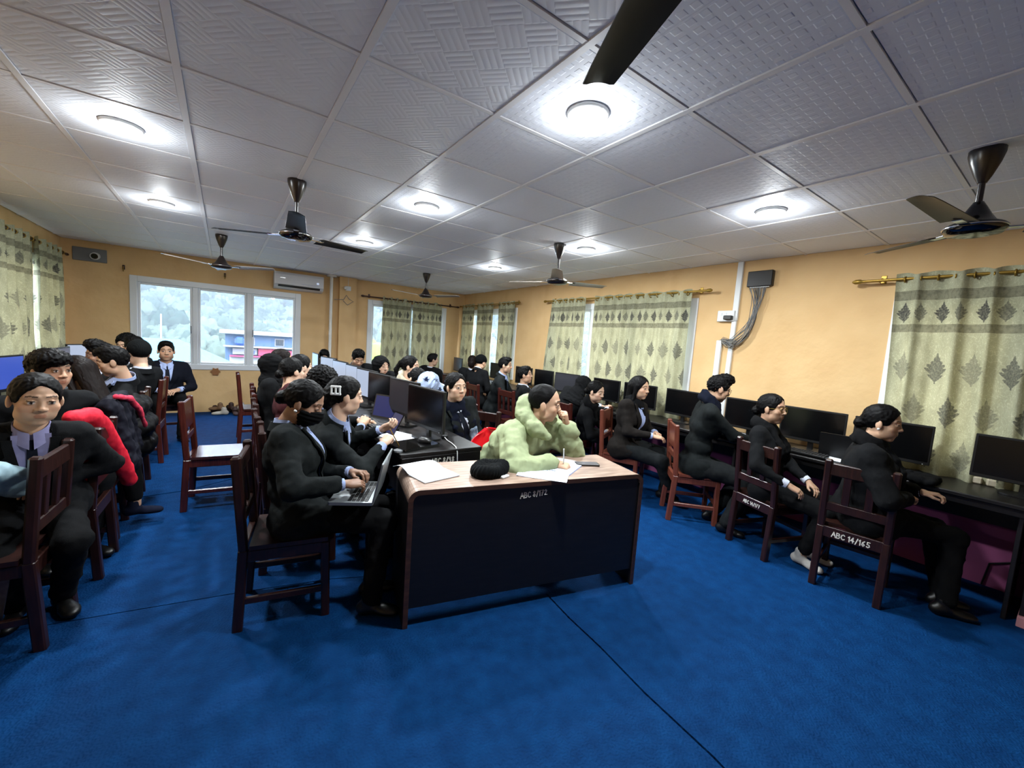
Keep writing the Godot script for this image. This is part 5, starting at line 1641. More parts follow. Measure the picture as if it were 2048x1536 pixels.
func person(c: Dictionary) -> Node3D:
	# c.hip [x, depth], c.face degrees (0 looks at the camera side, 90 to the right wall), c.head [x, y, depth]; wrists lh, rh in the body's own axes or [x, y, depth] in the room as lhw, rhw
	var s: float = gv(c, "s", 1.0); var fem: bool = gv(c, "fem", false)
	var root := thing("person", V(c.hip[0], 0, c.hip[1]), c.face, c.label, "person")
	root.scale = Vector3.ONE * s
	var inv := root.transform.affine_inverse()
	var W := func(p: Array) -> Vector3: return inv * V(p[0], p[1], p[2])
	var dist: float = Vector2(c.hip[0], c.hip[1]).length()
	var cell := clampf(dist * .0048, .0115, .026)
	var bulk: float = gv(c, "bulk", 0.0)
	var seat: float = gv(c, "seat", .45)
	var P := Vector3(0, seat / s + .085 + bulk * .5, 0)
	# head, neck, chest
	var hb := Basis.from_euler(Vector3(deg_to_rad(gv(c, "hp", 0.0)), deg_to_rad(gv(c, "hface", c.face) - c.face), deg_to_rad(gv(c, "hr", 0.0))))
	var hs: float = gv(c, "hs", 1.0) / s
	var hp: Vector3 = W.call(c.head)
	var neck := hp + hb * Vector3(0, -.11, -.03) * hs + Vector3(0, -.045, 0)
	var ax := (neck - P)
	var stretch := ax.length() / .47
	ax = ax.normalized()
	var tw := deg_to_rad(gv(c, "twist", 0.0))
	var cx := Vector3(cos(tw), 0, -sin(tw)); cx = (cx - ax * cx.dot(ax)).normalized()
	var cz := cx.cross(ax)
	var C := Transform3D(Basis(cx, ax * stretch, cz), P)
	# arms
	var sh := {}; var el := {}; var wr := {}
	var shw := .160 if fem else .183
	for q in [["l", 1], ["r", -1]]:
		var sd: int = q[1]
		sh[q[0]] = C * Vector3(sd * shw, .415, -.012)
		var target: Vector3
		if c.has(q[0] + "hw"): target = W.call(c[q[0] + "hw"])
		else:
			var a = gv(c, q[0] + "h", [sd * .09, P.y + .105, .27])
			target = Vector3(a[0], a[1], a[2])
		var reach: Vector3 = target - sh[q[0]]
		if reach.length() > .505: target = sh[q[0]] + reach.normalized() * .505
		wr[q[0]] = target
		var pole = gv(c, q[0] + "p", [sd * .7, -.6, -.5])
		el[q[0]] = ik(sh[q[0]], target, .275, .25, Vector3(pole[0], pole[1], pole[2]))
	# legs
	var hj := {}; var kn := {}; var an := {}
	for q in [["l", 1], ["r", -1]]:
		var sd: int = q[1]
		hj[q[0]] = P + Vector3(sd * .085, -.01, .02)
		var a = gv(c, q[0] + "a", [sd * .10, .085 / s, .40])
		var at := Vector3(a[0], a[1], a[2])
		if c.has(q[0] + "aw"): at = W.call(c[q[0] + "aw"])
		var rr: Vector3 = at - hj[q[0]]
		if rr.length() > .83: at = hj[q[0]] + rr.normalized() * .83
		an[q[0]] = at
		var kp = gv(c, q[0] + "k", [sd * .15, .8, 1.0])
		kn[q[0]] = ik(hj[q[0]], at, .43, .42, Vector3(kp[0], kp[1], kp[2]))
	# jacket: torso and sleeves in one skin
	var lo := P; var hi := P
	for d in [sh, el, wr]:
		for k in d:
			lo = lo.min(d[k]); hi = hi.max(d[k])
	for b in [C * Vector3(0, .5, 0), C * Vector3(-.2, .3, 0), C * Vector3(.2, .3, 0), P + Vector3(.15, -.1, .1), P + Vector3(-.15, -.1, -.1)]:
		lo = lo.min(b); hi = hi.max(b)
	var pad := Vector3(.17, .12, .19) + Vector3.ONE * bulk
	var F := Field.new(lo - pad, hi + pad, cell)
	for b in chest_bones(fem, bulk): F.cap(C * b[0], C * b[1], b[2], b[3], .04)
	F.cap(P + Vector3(-.085, -.03, .0), P + Vector3(.085, -.03, .0), .118 + bulk, .118 + bulk, .05)
	var ar: float = gv(c, "arm", .052) + bulk * .45
	for k in ["l", "r"]:
		var w: Vector3 = wr[k] + (el[k] - wr[k]).normalized() * .045
		F.cap(sh[k], el[k], ar + .010, ar - .001, .026)
		F.cap(el[k], w, ar - .001, ar - .014, .02)
		if gv(c, "skirted", true): F.cap(hj[k] + Vector3(0, .0, -.02), hj[k].lerp(kn[k], .30), .096, .086, .04)
	var wamp: float = gv(c, "wrinkle", .010)
	F.wrinkle(fold, wamp, Vector3(1.0, 1.7, 1.0))
	if cell < .02: F.wrinkle(fold, wamp * .55, Vector3(2.6, 4.2, 2.6))
	if c.has("quilt"):
		var ci := C.affine_inverse()
		F.each(func(p: Vector3, e: float) -> float:
			if e > .06 or e < -.06: return e
			return e - .010 * absf(sin((ci * p).y * PI / .085)))
	put(gv(c, "top_name", "blazer"), mesh_of(solid(F)), M[gv(c, "top", "suit_black")], root)
	# trousers
	lo = P; hi = P
	for d in [hj, kn, an]:
		for k in d:
			lo = lo.min(d[k]); hi = hi.max(d[k])
	F = Field.new(lo - Vector3(.14, .10, .14), hi + Vector3(.14, .14, .14), cell)
	F.cap(P + Vector3(-.08, -.01, 0), P + Vector3(.08, -.01, 0), .118 + bulk * .6, .118 + bulk * .6, .04)
	var lr: float = gv(c, "leg", 1.0)
	for k in ["l", "r"]:
		F.cap(hj[k], kn[k], .088 * lr, .066 * lr, .04)
		var end: Vector3 = kn[k].lerp(an[k], gv(c, "trouser_end", .96))
		F.cap(kn[k], end, .066 * lr, .052 * lr * gv(c, "flare", 1.0), .03)
	F.wrinkle(fold, wamp * .9, Vector3(1.0, 1.6, 1.0))
	if cell < .02: F.wrinkle(fold, wamp * .6, Vector3(2.4, 4.0, 2.4))
	put("trousers", mesh_of(solid(F)), M[gv(c, "bottom", "trouser_black")], root)
	# the body itself: a coarse continuous core with a fine head and hands on the same skin
	var skin: Color = SKINS[gv(c, "skin", "warm")]
	lo = hp; hi = hp
	for d in [sh, el, wr, hj, kn, an]:
		for k in d:
			lo = lo.min(d[k]); hi = hi.max(d[k])
	F = Field.new(lo - Vector3.ONE * .13, hi + Vector3.ONE * .13, .026)
	F.cap(P + Vector3(-.06, 0, 0), P + Vector3(.06, 0, 0), .09, .09, .04)
	F.cap(C * Vector3(-.05, .12, 0), C * Vector3(.05, .12, 0), .085, .085, .04); F.cap(C * Vector3(-.06, .30, 0), C * Vector3(.06, .30, 0), .085, .085, .04)
	F.cap(C * Vector3(-.12, .41, -.01), C * Vector3(.12, .41, -.01), .045, .045, .04)
	F.cap(C * Vector3(0, .42, -.015), hp + hb * Vector3(0, -.05, -.02) * hs, .055, .052, .03)
	for k in ["l", "r"]:
		F.cap(sh[k], el[k], .04, .034, .02); F.cap(el[k], wr[k], .034, .024, .02)
		F.cap(hj[k], kn[k], .07, .05, .03); F.cap(kn[k], an[k], .05, .034, .03)
	var core := solid(F)
	var cc := PackedColorArray(); cc.resize((core[Mesh.ARRAY_VERTEX] as PackedVector3Array).size()); cc.fill(skin); core[Mesh.ARRAY_COLOR] = cc
	var J := [PackedVector3Array(), PackedVector3Array(), PackedColorArray(), PackedInt32Array()]
	join(J, core, Transform3D())
	# neck at a finer grain
	var nb: Vector3 = C * Vector3(0, .40, -.012); var nt: Vector3 = hp + hb * Vector3(0, -.075, -.025) * hs
	F = Field.new(nb.min(nt) - Vector3.ONE * .09, nb.max(nt) + Vector3.ONE * .09, .009)
	F.cap(nb, nt, .060 if not fem else .052, .051 * hs if not fem else .046 * hs, .01)
	var nk := solid(F); cc = PackedColorArray(); cc.resize((nk[Mesh.ARRAY_VERTEX] as PackedVector3Array).size()); cc.fill(skin); nk[Mesh.ARRAY_COLOR] = cc
	join(J, nk, Transform3D())
	var ht: Array = T[("head_f" if fem else "head_m") + ("d" if gv(c, "down", false) else "")]
	ht = ht.duplicate(); ht[Mesh.ARRAY_COLOR] = head_colours(ht, skin, gv(c, "stubble", .25))
	var sq = gv(c, "headshape", [1.0, 1.0, 1.0])
	var H := Transform3D(hb * Basis.from_scale(Vector3(sq[0], sq[1], sq[2]) * hs), hp)
	join(J, ht, H)
	for q in [["l", 1], ["r", -1]]:
		var k: String = q[0]; var sd: int = q[1]
		var t: Array = T["hand_" + gv(c, k + "hand", gv(c, "hands", "relax"))].duplicate()
		cc = PackedColorArray(); cc.resize((t[Mesh.ARRAY_VERTEX] as PackedVector3Array).size()); cc.fill(skin); t[Mesh.ARRAY_COLOR] = cc
		var dir: Vector3 = (wr[k] - el[k]).normalized()
		if c.has(k + "dir"): dir = (root.basis.orthonormalized().inverse() * V(c[k + "dir"][0], c[k + "dir"][1], c[k + "dir"][2])).normalized()
		var upv := Vector3(0, 1, 0) + Vector3(sd * .25, 0, 0)
		if c.has(k + "up"): upv = root.basis.orthonormalized().inverse() * V(c[k + "up"][0], c[k + "up"][1], c[k + "up"][2])
		upv = (upv - dir * upv.dot(dir)).normalized()
		var hx := upv.cross(dir)
		var hsz: float = gv(c, "hand_s", .92 if fem else 1.0)
		join(J, t, Transform3D(Basis(hx, upv, dir) * Basis.from_scale(Vector3.ONE * hsz), wr[k]), sd > 0)
	put("body", joined_mesh(J), M.skin, root)
	# shirt cuffs
	if gv(c, "cuffs", true):
		for k in ["l", "r"]:
			var st := ST()
			var d: Vector3 = (wr[k] - el[k]).normalized()
			tube(st, [wr[k] - d * .075, wr[k] - d * .02, wr[k] - d * .006], [.034, .034, .031], 14)
			obj("cuff", st, M[gv(c, "shirt", "shirt_white")], root)
	# chest dressing
	if gv(c, "dress", true):
		var D := chest_dress(fem, bulk)
		var up3 := Transform3D(C.basis, C.origin)
		put("shirt", D.shirt, M[gv(c, "shirt", "shirt_white")], root, up3)
		if gv(c, "tie", true): put("tie", D.tie, M[gv(c, "tie_mat", "tie_navy")], root, up3)
		if gv(c, "collar", true):
			put("collar", D["collar1"], M[gv(c, "shirt", "shirt_white")], root, up3); put("collar", D["collar-1"], M[gv(c, "shirt", "shirt_white")], root, up3)
		put("lapel", D.lapel_l, M[gv(c, "top", "suit_black")], root, up3); put("lapel", D.lapel_r, M[gv(c, "top", "suit_black")], root, up3)
		put("jacket_collar", D.nape, M[gv(c, "top", "suit_black")], root, up3)
		put("button", D.button, M.black_plastic, root, up3)
	# hair or headwear
	var hn: String = gv(c, "hair", "short")
	var nm := "hair"
	if hn == "beanie": nm = "beanie"
	elif hn.begins_with("hijab"): nm = "headscarf"
	var hm: String = gv(c, "hair_mat", "hair_black" if nm == "hair" else "knit_hat" if nm == "beanie" else "scarf_black")
	put(nm, moved(T["hair_" + hn], H), M[hm], root)
	if nm == "beanie": put("hair", moved(T.hair_crop, H), M.hair_black, root)
	if gv(c, "mask", false): put("face_mask", moved(T.mask, H), M.scarf_black, root)
	if gv(c, "glasses", false):
		var st := ST()
		for sd in [-1, 1]:
			var ring := []
			for q in 16: ring.append(H * Vector3(sd * .033 + .026 * cos(TAU * q / 16), .006 + .024 * sin(TAU * q / 16), .094 - .012 * absf(cos(TAU * q / 16) * .5 + .5 * sd * 0.0)))
			tube(st, ring, .0016, 6, true)
			tube(st, [H * Vector3(sd * .058, .010, .086), H * Vector3(sd * .078, .010, .03), H * Vector3(sd * .082, .004, -.012)], .0015, 5)
		tube(st, [H * Vector3(-.008, .008, .096), H * Vector3(0, .012, .100), H * Vector3(.008, .008, .096)], .0015, 5)
		obj("glasses", st, M[gv(c, "glass_mat", "brass")], root)
	if gv(c, "earring", false):
		var st := ST(); lathe(st, Transform3D(hb, H * Vector3(-.083, -.032, -.002)), [[0, -.009], [.007, -.005], [.009, 0], [.007, .005], [0, .009]], 10); obj("earring", st, M.white_plastic, root)
	if c.has("scarf"):
		var m: String = c.scarf
		F = Field.new(C * Vector3(0, .26, 0) - Vector3(.26, .32, .26), C * Vector3(0, .45, 0) + Vector3(.26, .22, .28), maxf(cell * .9, .011))
		var N := 12
		for k in N:
			var a0 := TAU * k / N; var a1 := TAU * (k + 1) / N
			var f0 := func(a: float, y: float, r: float) -> Vector3: return C * Vector3(r * sin(a), y - .035 * cos(a), r * .95 * cos(a) - .008)
			F.cap(f0.call(a0, .475, .082), f0.call(a1, .475, .082), .030, .030, .02); F.cap(f0.call(a0, .515, .070), f0.call(a1, .515, .070), .024, .024, .02)
		var tails: Array = gv(c, "tails", [.28, .30])
		var CF: Field = chest_dress(fem, bulk).field
		var zf := func(x: float, y: float) -> float:
			var z := .23
			while z > 0.0 and CF.at(Vector3(x, y, z)) > 0.0: z -= .008
			return z
		for sd in [-1, 1]:
			var L: float = tails[0 if sd < 0 else 1]
			if L <= 0.0: continue
			var prev := Vector3.ZERO
			for q in 6:
				var y := .455 - L * q / 5.0
				var x: float = sd * (.035 + .035 * minf(1.0, q / 2.0))
				var p := Vector3(x, y, zf.call(x, y) + .006)
				if q > 0:
					for e in [-1, 0, 1]: F.cap(C * (prev + Vector3(e * .022, 0, 0)), C * (p + Vector3(e * .026, 0, 0)), .019, .019, .015)
				prev = p
		F.wrinkle(fold, .010, Vector3(2, 2.5, 2))
		put("scarf", mesh_of(solid(F)), M[m], root)
		if gv(c, "check_end", false):
			F = Field.new(C * Vector3(.07, .16, .15) - Vector3.ONE * .18, C * Vector3(.07, .16, .15) + Vector3.ONE * .18, .010)
			for q in 4:
				var y := .25 - q * .055; var y2 := y - .05
				for e in [-1, 0, 1]: F.cap(C * Vector3(.068 + e * .024, y, zf.call(.068, y) + .014), C * Vector3(.070 + e * .026, y2, zf.call(.068, y2) + .016), .018, .018, .015)
			put("scarf_end", mesh_of(solid(F)), M.scarf_check, root)
	# feet
	for q in [["l", 1], ["r", -1]]:
		var k: String = q[0]; var sd: int = q[1]
		var d: Vector3 = an[k] - kn[k]; 
		var fd := Vector3(kn[k].x - hj[k].x, 0, kn[k].z - hj[k].z).normalized()
		if c.has("toe"): fd = root.basis.orthonormalized().inverse() * Vector3(sin(deg_to_rad(c.toe)), 0, cos(deg_to_rad(c.toe)))
		fd = fd.rotated(Vector3.UP, sd * .12)
		var fb := Basis(Vector3.UP.cross(fd), Vector3.UP, fd)
		if c.has(k + "foot_pitch"): fb = fb * Basis(Vector3(1, 0, 0), deg_to_rad(c[k + "foot_pitch"]))
		put(gv(c, "foot_name", "shoe"), shoe_mesh(), M[gv(c, "foot", "shoe_black")], root, Transform3D(fb.scaled(Vector3.ONE * (.98 / s) * gv(c, "foot_s", .95)), an[k]))
	return root

func people():
	templates()
	var L := [
		# right-hand row, nearest first
		{"label": "woman in black with long dark scarf sitting sideways, nearest camera on the right", "hip": [3.66, .82], "face": 52, "twist": -34, "head": [3.63, 1.17, .79], "hface": 4, "hp": 4, "fem": true, "bulk": .030, "hair": "tied", "skin": "warm", "scarf": "scarf_black", "tails": [.34, .0], "dress": false, "lhw": [3.80, .74, .58], "rhw": [3.66, .71, .62], "hands": "hold", "law": [3.88, .085, .42], "raw": [3.75, .085, .38], "lk": [.0, .8, 1.0], "rk": [.1, .8, 1.0], "shirt": "shirt_white", "earring": true, "bottom": "trouser_black"},
		{"label": "girl in round gold glasses, hooded black jacket and white socks on the right", "hip": [3.65, 1.44], "face": 8, "head": [3.66, 1.145, 1.485], "hface": 0, "hp": -2, "hr": -3, "fem": true, "s": .95, "hair": "tied", "skin": "tan", "glasses": true, "scarf": "scarf_black", "tails": [.22, .22], "dress": false, "rhw": [3.44, .63, 1.22], "lhw": [3.68, .60, 1.14], "hands": "relax", "law": [3.80, .085, 1.14], "raw": [3.62, .085, 1.13], "foot": "sock_white", "foot_name": "sock", "trouser_end": .86, "toe": -8},
		{"label": "man in dark navy scarf and glasses leaning right to type at a monitor", "hip": [3.66, 2.10], "face": 42, "head": [3.75, 1.245, 1.99], "hface": 46, "hp": 16, "hair": "quiff", "skin": "tan", "s": 1.03, "glasses": true, "glass_mat": "black_plastic", "scarf": "scarf_navy", "tails": [.22, .0], "top": "suit_green", "bottom": "trouser_grey", "dress": false, "lhw": [4.06, .80, 1.84], "rhw": [3.98, .79, 1.72], "hands": "type", "law": [3.76, .085, 1.93], "raw": [3.62, .085, 1.72], "leg": 1.12},
		{"label": "long-haired woman in black suit and scarf facing right, pale shirt showing", "hip": [3.53, 2.82], "face": 4, "head": [3.60, 1.155, 2.75], "hface": 8, "hp": 2, "fem": true, "hair": "long", "hair_mat": "hair_black", "skin": "warm", "scarf": "scarf_black", "tails": [.0, .36], "top": "suit_brown", "rhw": [3.56, .70, 2.50], "lhw": [3.74, .70, 2.60], "shirt": "shirt_blue", "tie": false, "law": [3.84, .085, 2.50], "raw": [3.76, .085, 2.36], "leg": 1.05, "bottom": "trouser_grey"},
		{"label": "small girl wrapped to the chin in a black scarf, sitting right of the green-jacketed man", "hip": [3.58, 3.54], "face": 40, "head": [3.50, 1.045, 3.27], "hface": 12, "hp": 10, "fem": true, "s": .92, "hair": "tied", "skin": "fair", "scarf": "scarf_black", "tails": [.38, .38], "dress": false, "rhw": [3.62, .60, 3.16], "lhw": [3.68, .60, 3.22], "hands": "relax", "down": true, "bottom": "trouser_grey"},
		{"label": "person in a black headscarf bending to the right-hand desks behind the small girl", "hip": [3.62, 4.06], "face": 95, "head": [3.86, 1.045, 3.84], "hface": 80, "hp": 35, "fem": true, "hair": "hijab", "skin": "fair", "dress": false, "lhw": [4.15, .78, 3.75], "rhw": [4.1, .78, 3.6]},
		{"label": "clean-shaven boy in black suit looking up, left of the dark monitors", "hip": [3.52, 4.62], "face": 62, "head": [3.50, 1.095, 4.64], "hface": 44, "hp": -10, "hair": "short", "skin": "tan", "s": .97, "stubble": .05, "tie": false},
		{"label": "bearded young man in dark suit and pale tie sitting upright by the right-hand desks", "hip": [3.42, 5.34], "face": 55, "head": [3.50, 1.19, 5.15], "hface": 40, "hair": "short", "skin": "warm", "s": 1.03, "stubble": .6, "tie_mat": "tie_steel", "shirt": "shirt_blue", "top": "suit_green", "rhw": [3.60, .62, 4.84], "lhw": [3.72, .62, 4.94], "wrinkle": .012},
		{"label": "person in a black beanie seen from behind in the far right corner", "hip": [3.42, 5.92], "face": 105, "head": [3.60, 1.17, 6.04], "hface": 100, "hp": 15, "hair": "beanie", "skin": "warm"},
		{"label": "woman with brown tied-back hair seen from behind in the far right corner", "hip": [3.52, 6.46], "face": 130, "head": [3.60, 1.15, 6.34], "hface": 140, "fem": true, "hair": "clipped", "hair_mat": "hair_brown", "skin": "warm"},
		{"label": "man in black coat turned to the right in front of the back-wall curtains", "hip": [3.36, 7.55], "face": 120, "head": [3.36, 1.10, 7.48], "hface": 78, "hair": "short", "skin": "tan", "bulk": .02, "s": 1.04},
		# centre table, right side
		{"label": "girl in navy scarf with a pale checked end, hands folded, right of the centre table", "hip": [1.78, 3.16], "face": 15, "head": [1.62, 1.125, 3.11], "hface": 8, "hr": 2, "fem": true, "s": .96, "hair": "tied", "skin": "fair", "scarf": "scarf_navy", "tails": [.34, .36], "check_end": true, "top": "suit_green", "shirt": "shirt_white", "rhw": [1.70, .64, 2.92], "lhw": [1.78, .64, 2.90], "hands": "relax", "twist": -14},
		{"label": "person bowed over the centre table under a white headscarf with dark dots", "hip": [1.82, 3.74], "face": -100, "head": [1.60, 1.075, 3.62], "hface": -70, "hp": 55, "fem": true, "hair": "hijab_loose", "hair_mat": "scarf_dots", "skin": "fair", "dress": false, "lhw": [1.42, .81, 3.65], "rhw": [1.42, .81, 3.85], "cuffs": false},
		{"label": "girl with tied black hair looking down beside the dotted headscarf", "hip": [1.84, 4.26], "face": -50, "head": [1.66, 1.08, 4.07], "hface": 10, "hp": 30, "hr": -8, "fem": true, "hair": "tied", "skin": "fair", "down": true, "top": "suit_green"},
		{"label": "girl with a ponytail and cream scarf, hand at her mouth, facing right", "hip": [1.84, 4.74], "face": 20, "head": [1.74, 1.185, 4.47], "hface": 52, "fem": true, "hair": "ponytail", "skin": "fair", "scarf": "scarf_cream", "tails": [.2, .2], "dress": false, "rhw": [1.74, 1.06, 4.30], "rhand": "fist", "rp": [.3, -1, .2], "top": "suit_brown"},
		{"label": "smiling woman in a black headscarf behind the centre monitors", "hip": [1.82, 5.26], "face": 5, "head": [1.60, 1.14, 5.09], "hface": 22, "hp": 6, "fem": true, "hair": "hijab", "skin": "fair", "dress": false, "down": true},
		{"label": "spiky-haired man in black suit looking down behind the white-lit monitors", "hip": [1.76, 6.32], "face": -15, "head": [1.58, 1.165, 6.10], "hface": 2, "hp": 32, "hair": "quiff", "skin": "tan", "down": true, "stubble": .6, "hs": 1.04},
		{"label": "man of whom only hair and forehead show above the farthest white monitors", "hip": [1.56, 7.30], "face": -20, "head": [1.34, 1.095, 7.22], "hface": -8, "hp": 25, "hair": "short", "skin": "tan", "down": true},
		# centre table, left side
		{"label": "woman in black face mask and suit typing on a laptop on her knees", "hip": [.34, 2.45], "face": 84, "head": [.365, 1.125, 2.47], "hface": 62, "hp": 24, "fem": true, "bulk": .012, "s": 1.0, "hair": "tied", "skin": "deep", "mask": true, "down": true, "earring": true, "top": "suit_green", "shirt": "shirt_blue", "tie": false, "rhw": [.52, .74, 2.18], "lhw": [.60, .74, 2.36], "hands": "type", "raw": [.66, .085, 2.12], "law": [.72, .085, 2.30], "twist": -8},
		{"label": "woman with a white claw clip in her hair, holding phone and pencil", "hip": [.46, 2.96], "face": 92, "head": [.635, 1.125, 2.70], "hface": 84, "hp": 6, "fem": true, "hair": "clipped", "skin": "fair", "top": "suit_green", "shirt": "shirt_blue", "tie": false, "rhw": [.84, .83, 2.57], "lhw": [.90, .875, 2.80], "rhand": "write", "lhand": "hold", "lup": [-.5, -.75, -.2], "twist": -10},
		{"label": "boy with thick dark hair from behind, hands on a keyboard, centre table", "hip": [.46, 3.50], "face": 95, "head": [.60, 1.13, 3.24], "hface": 115, "hp": 15, "hair": "curly", "skin": "warm", "lhw": [.92, .82, 3.36], "rhw": [.88, .82, 3.22], "hands": "type", "shirt": "shirt_blue"},
		{"label": "girl in a maroon knit top with a white clip in her hair, seen from behind", "hip": [.46, 4.06], "face": 95, "head": [.52, 1.135, 4.22], "hface": 110, "fem": true, "s": .97, "hair": "tied", "skin": "fair", "top": "knit_maroon", "top_name": "sweater", "dress": false, "cuffs": false},
		{"label": "girl with a pale hairband seen from behind beyond the maroon top", "hip": [.52, 4.50], "face": 95, "head": [.635, 1.15, 4.55], "hface": 110, "fem": true, "hair": "tied", "skin": "fair"},
		{"label": "woman in black headscarf and black coat seen from behind at the centre table", "hip": [.40, 4.64], "face": 92, "head": [.405, 1.135, 4.75], "hface": 92, "fem": true, "hair": "hijab", "skin": "fair", "dress": false},
		{"label": "woman with reddish-dark hair whose profile shows past the black headscarf", "hip": [.48, 5.18], "face": 92, "head": [.515, 1.175, 4.98], "hface": 88, "fem": true, "hair": "clipped", "hair_mat": "hair_brown", "skin": "warm", "top": "knit_maroon", "top_name": "sweater", "dress": false},
		# left-hand row, nearest first
		{"label": "girl in black suit and dark tie, nearest the camera on the left, facing the room", "hip": [-.80, 3.12], "face": 12, "head": [-.745, 1.095, 2.93], "hface": 26, "hp": 6, "hr": -4, "fem": true, "s": .98, "hs": 1.04, "hair": "tied", "skin": "warm", "shirt": "shirt_mauve", "tie": true, "lhw": [-.72, .66, 3.02], "rhw": [-.86, .66, 2.98], "la": [.08, .085, .22], "ra": [-.08, .085, .20], "headshape": [1.04, .98, 1.0]},
		{"label": "floppy-haired young man with a thin moustache behind the front girl on the left", "hip": [-.98, 3.86], "face": 30, "head": [-.865, 1.165, 3.66], "hface": 48, "hp": 0, "hair": "floppy", "skin": "tan", "s": 1.02, "stubble": .3, "hs": 1.03, "dress": false},
		{"label": "person with long dark hair bowed away towards the left-hand desks", "hip": [-.84, 4.36], "face": -100, "head": [-.90, 1.08, 4.36], "hface": -120, "hp": 20, "fem": true, "hair": "long", "hair_mat": "hair_brown", "skin": "tan", "foot": "sock_navy", "foot_name": "sock", "trouser_end": .84, "law": [-.53, .15, 3.96], "lk": [.3, .8, -.4], "toe": 80, "dress": false},
		{"label": "short-haired man in profile facing left with a pale blue collar", "hip": [-.80, 4.86], "face": -80, "head": [-.745, 1.15, 4.64], "hface": -84, "hp": 14, "hair": "short", "skin": "tan", "s": 1.02, "shirt": "shirt_blue", "lhw": [-1.12, .78, 4.7], "rhw": [-1.12, .78, 4.9]},
		{"label": "dark-faced man half hidden behind the profile of the short-haired man on the left", "hip": [-1.0, 5.35], "face": -70, "head": [-.935, 1.15, 5.30], "hface": -72, "hp": 5, "hair": "quiff", "skin": "deep", "stubble": .5},
		{"label": "person in a round black beanie seen from behind on the left", "hip": [-.78, 5.62], "face": -120, "head": [-.70, 1.165, 5.56], "hface": -150, "hp": 5, "hair": "beanie", "hs": 1.05, "skin": "fair", "rhw": [-.80, .98, 5.22], "rhand": "hold", "rp": [.5, -1, 0]},
		{"label": "boy with dark hair peeping out left of the black beanie before the back wall", "hip": [-.98, 6.95], "face": -20, "head": [-.945, 1.19, 6.68], "hface": -30, "hp": 15, "hair": "curly", "skin": "fair", "s": 1.0, "stubble": .05},
		{"label": "dark-haired person just behind the black beanie on the left", "hip": [-.86, 6.25], "face": -100, "head": [-.80, 1.19, 6.08], "hface": -130, "hair": "short", "skin": "warm"},
		{"label": "short-haired man in navy suit and tie facing us below the bare window", "hip": [-.62, 6.94], "face": 12, "head": [-.595, 1.125, 6.80], "hface": 8, "hp": 2, "hair": "short", "skin": "tan", "s": 1.03, "top": "suit_navy", "stubble": .45, "headshape": [1.03, 1, 1], "shirt": "shirt_blue"},
		# the man at the desk
		{"label": "balding man in hooded pale green puffer jacket, chin on hand, at the desk", "hip": [1.76, 2.60], "face": 18, "head": [1.815, 1.135, 2.155], "hface": 48, "hp": 6, "hr": 6, "s": 1.04, "hs": 1.06, "bulk": .035, "arm": .058, "hair": "crop", "skin": "warm", "stubble": .18, "top": "puffer_green", "top_name": "puffer_jacket", "bottom": "trouser_navy", "dress": false, "cuffs": false, "wrinkle": .016, "quilt": true, "rhw": [1.74, .79, 1.93], "rdir": [.5, -.12, -.55], "rhand": "write", "lhw": [1.985, .985, 2.10], "ldir": [-.25, .95, -.05], "lup": [.8, .2, -.55], "lhand": "fist", "lp": [.6, -1.0, -.1], "rp": [-.8, -.5, .2], "headshape": [1.02, 1.0, 1.02]},
	]
	for c in L: person(c)
	extras()

# ---------------------------------------------------------------- small things
const FLAT := Basis(Vector3(1, 0, 0), Vector3(0, 0, 1), Vector3(0, -1, 0))

func page(w: float, h: float, curl: float, lift: float, st: SurfaceTool, x0 := 0.0):
	var rows := []
	for i in 7:
		var row := []
		for j in 9:
			var u := j / 8.0; var v := i / 6.0
			row.append(Vector3(x0 + (u - .5) * w, .002 + lift * pow(absf(u - (1.0 if x0 > 0 else 0.0)), 2.0) * 0.0 + curl * sin(u * PI) * .5 + lift * pow(v, 3.0), (v - .5) * h))
		rows.append(row)
	rows.reverse()
	sheet(st, rows, .0015, true)

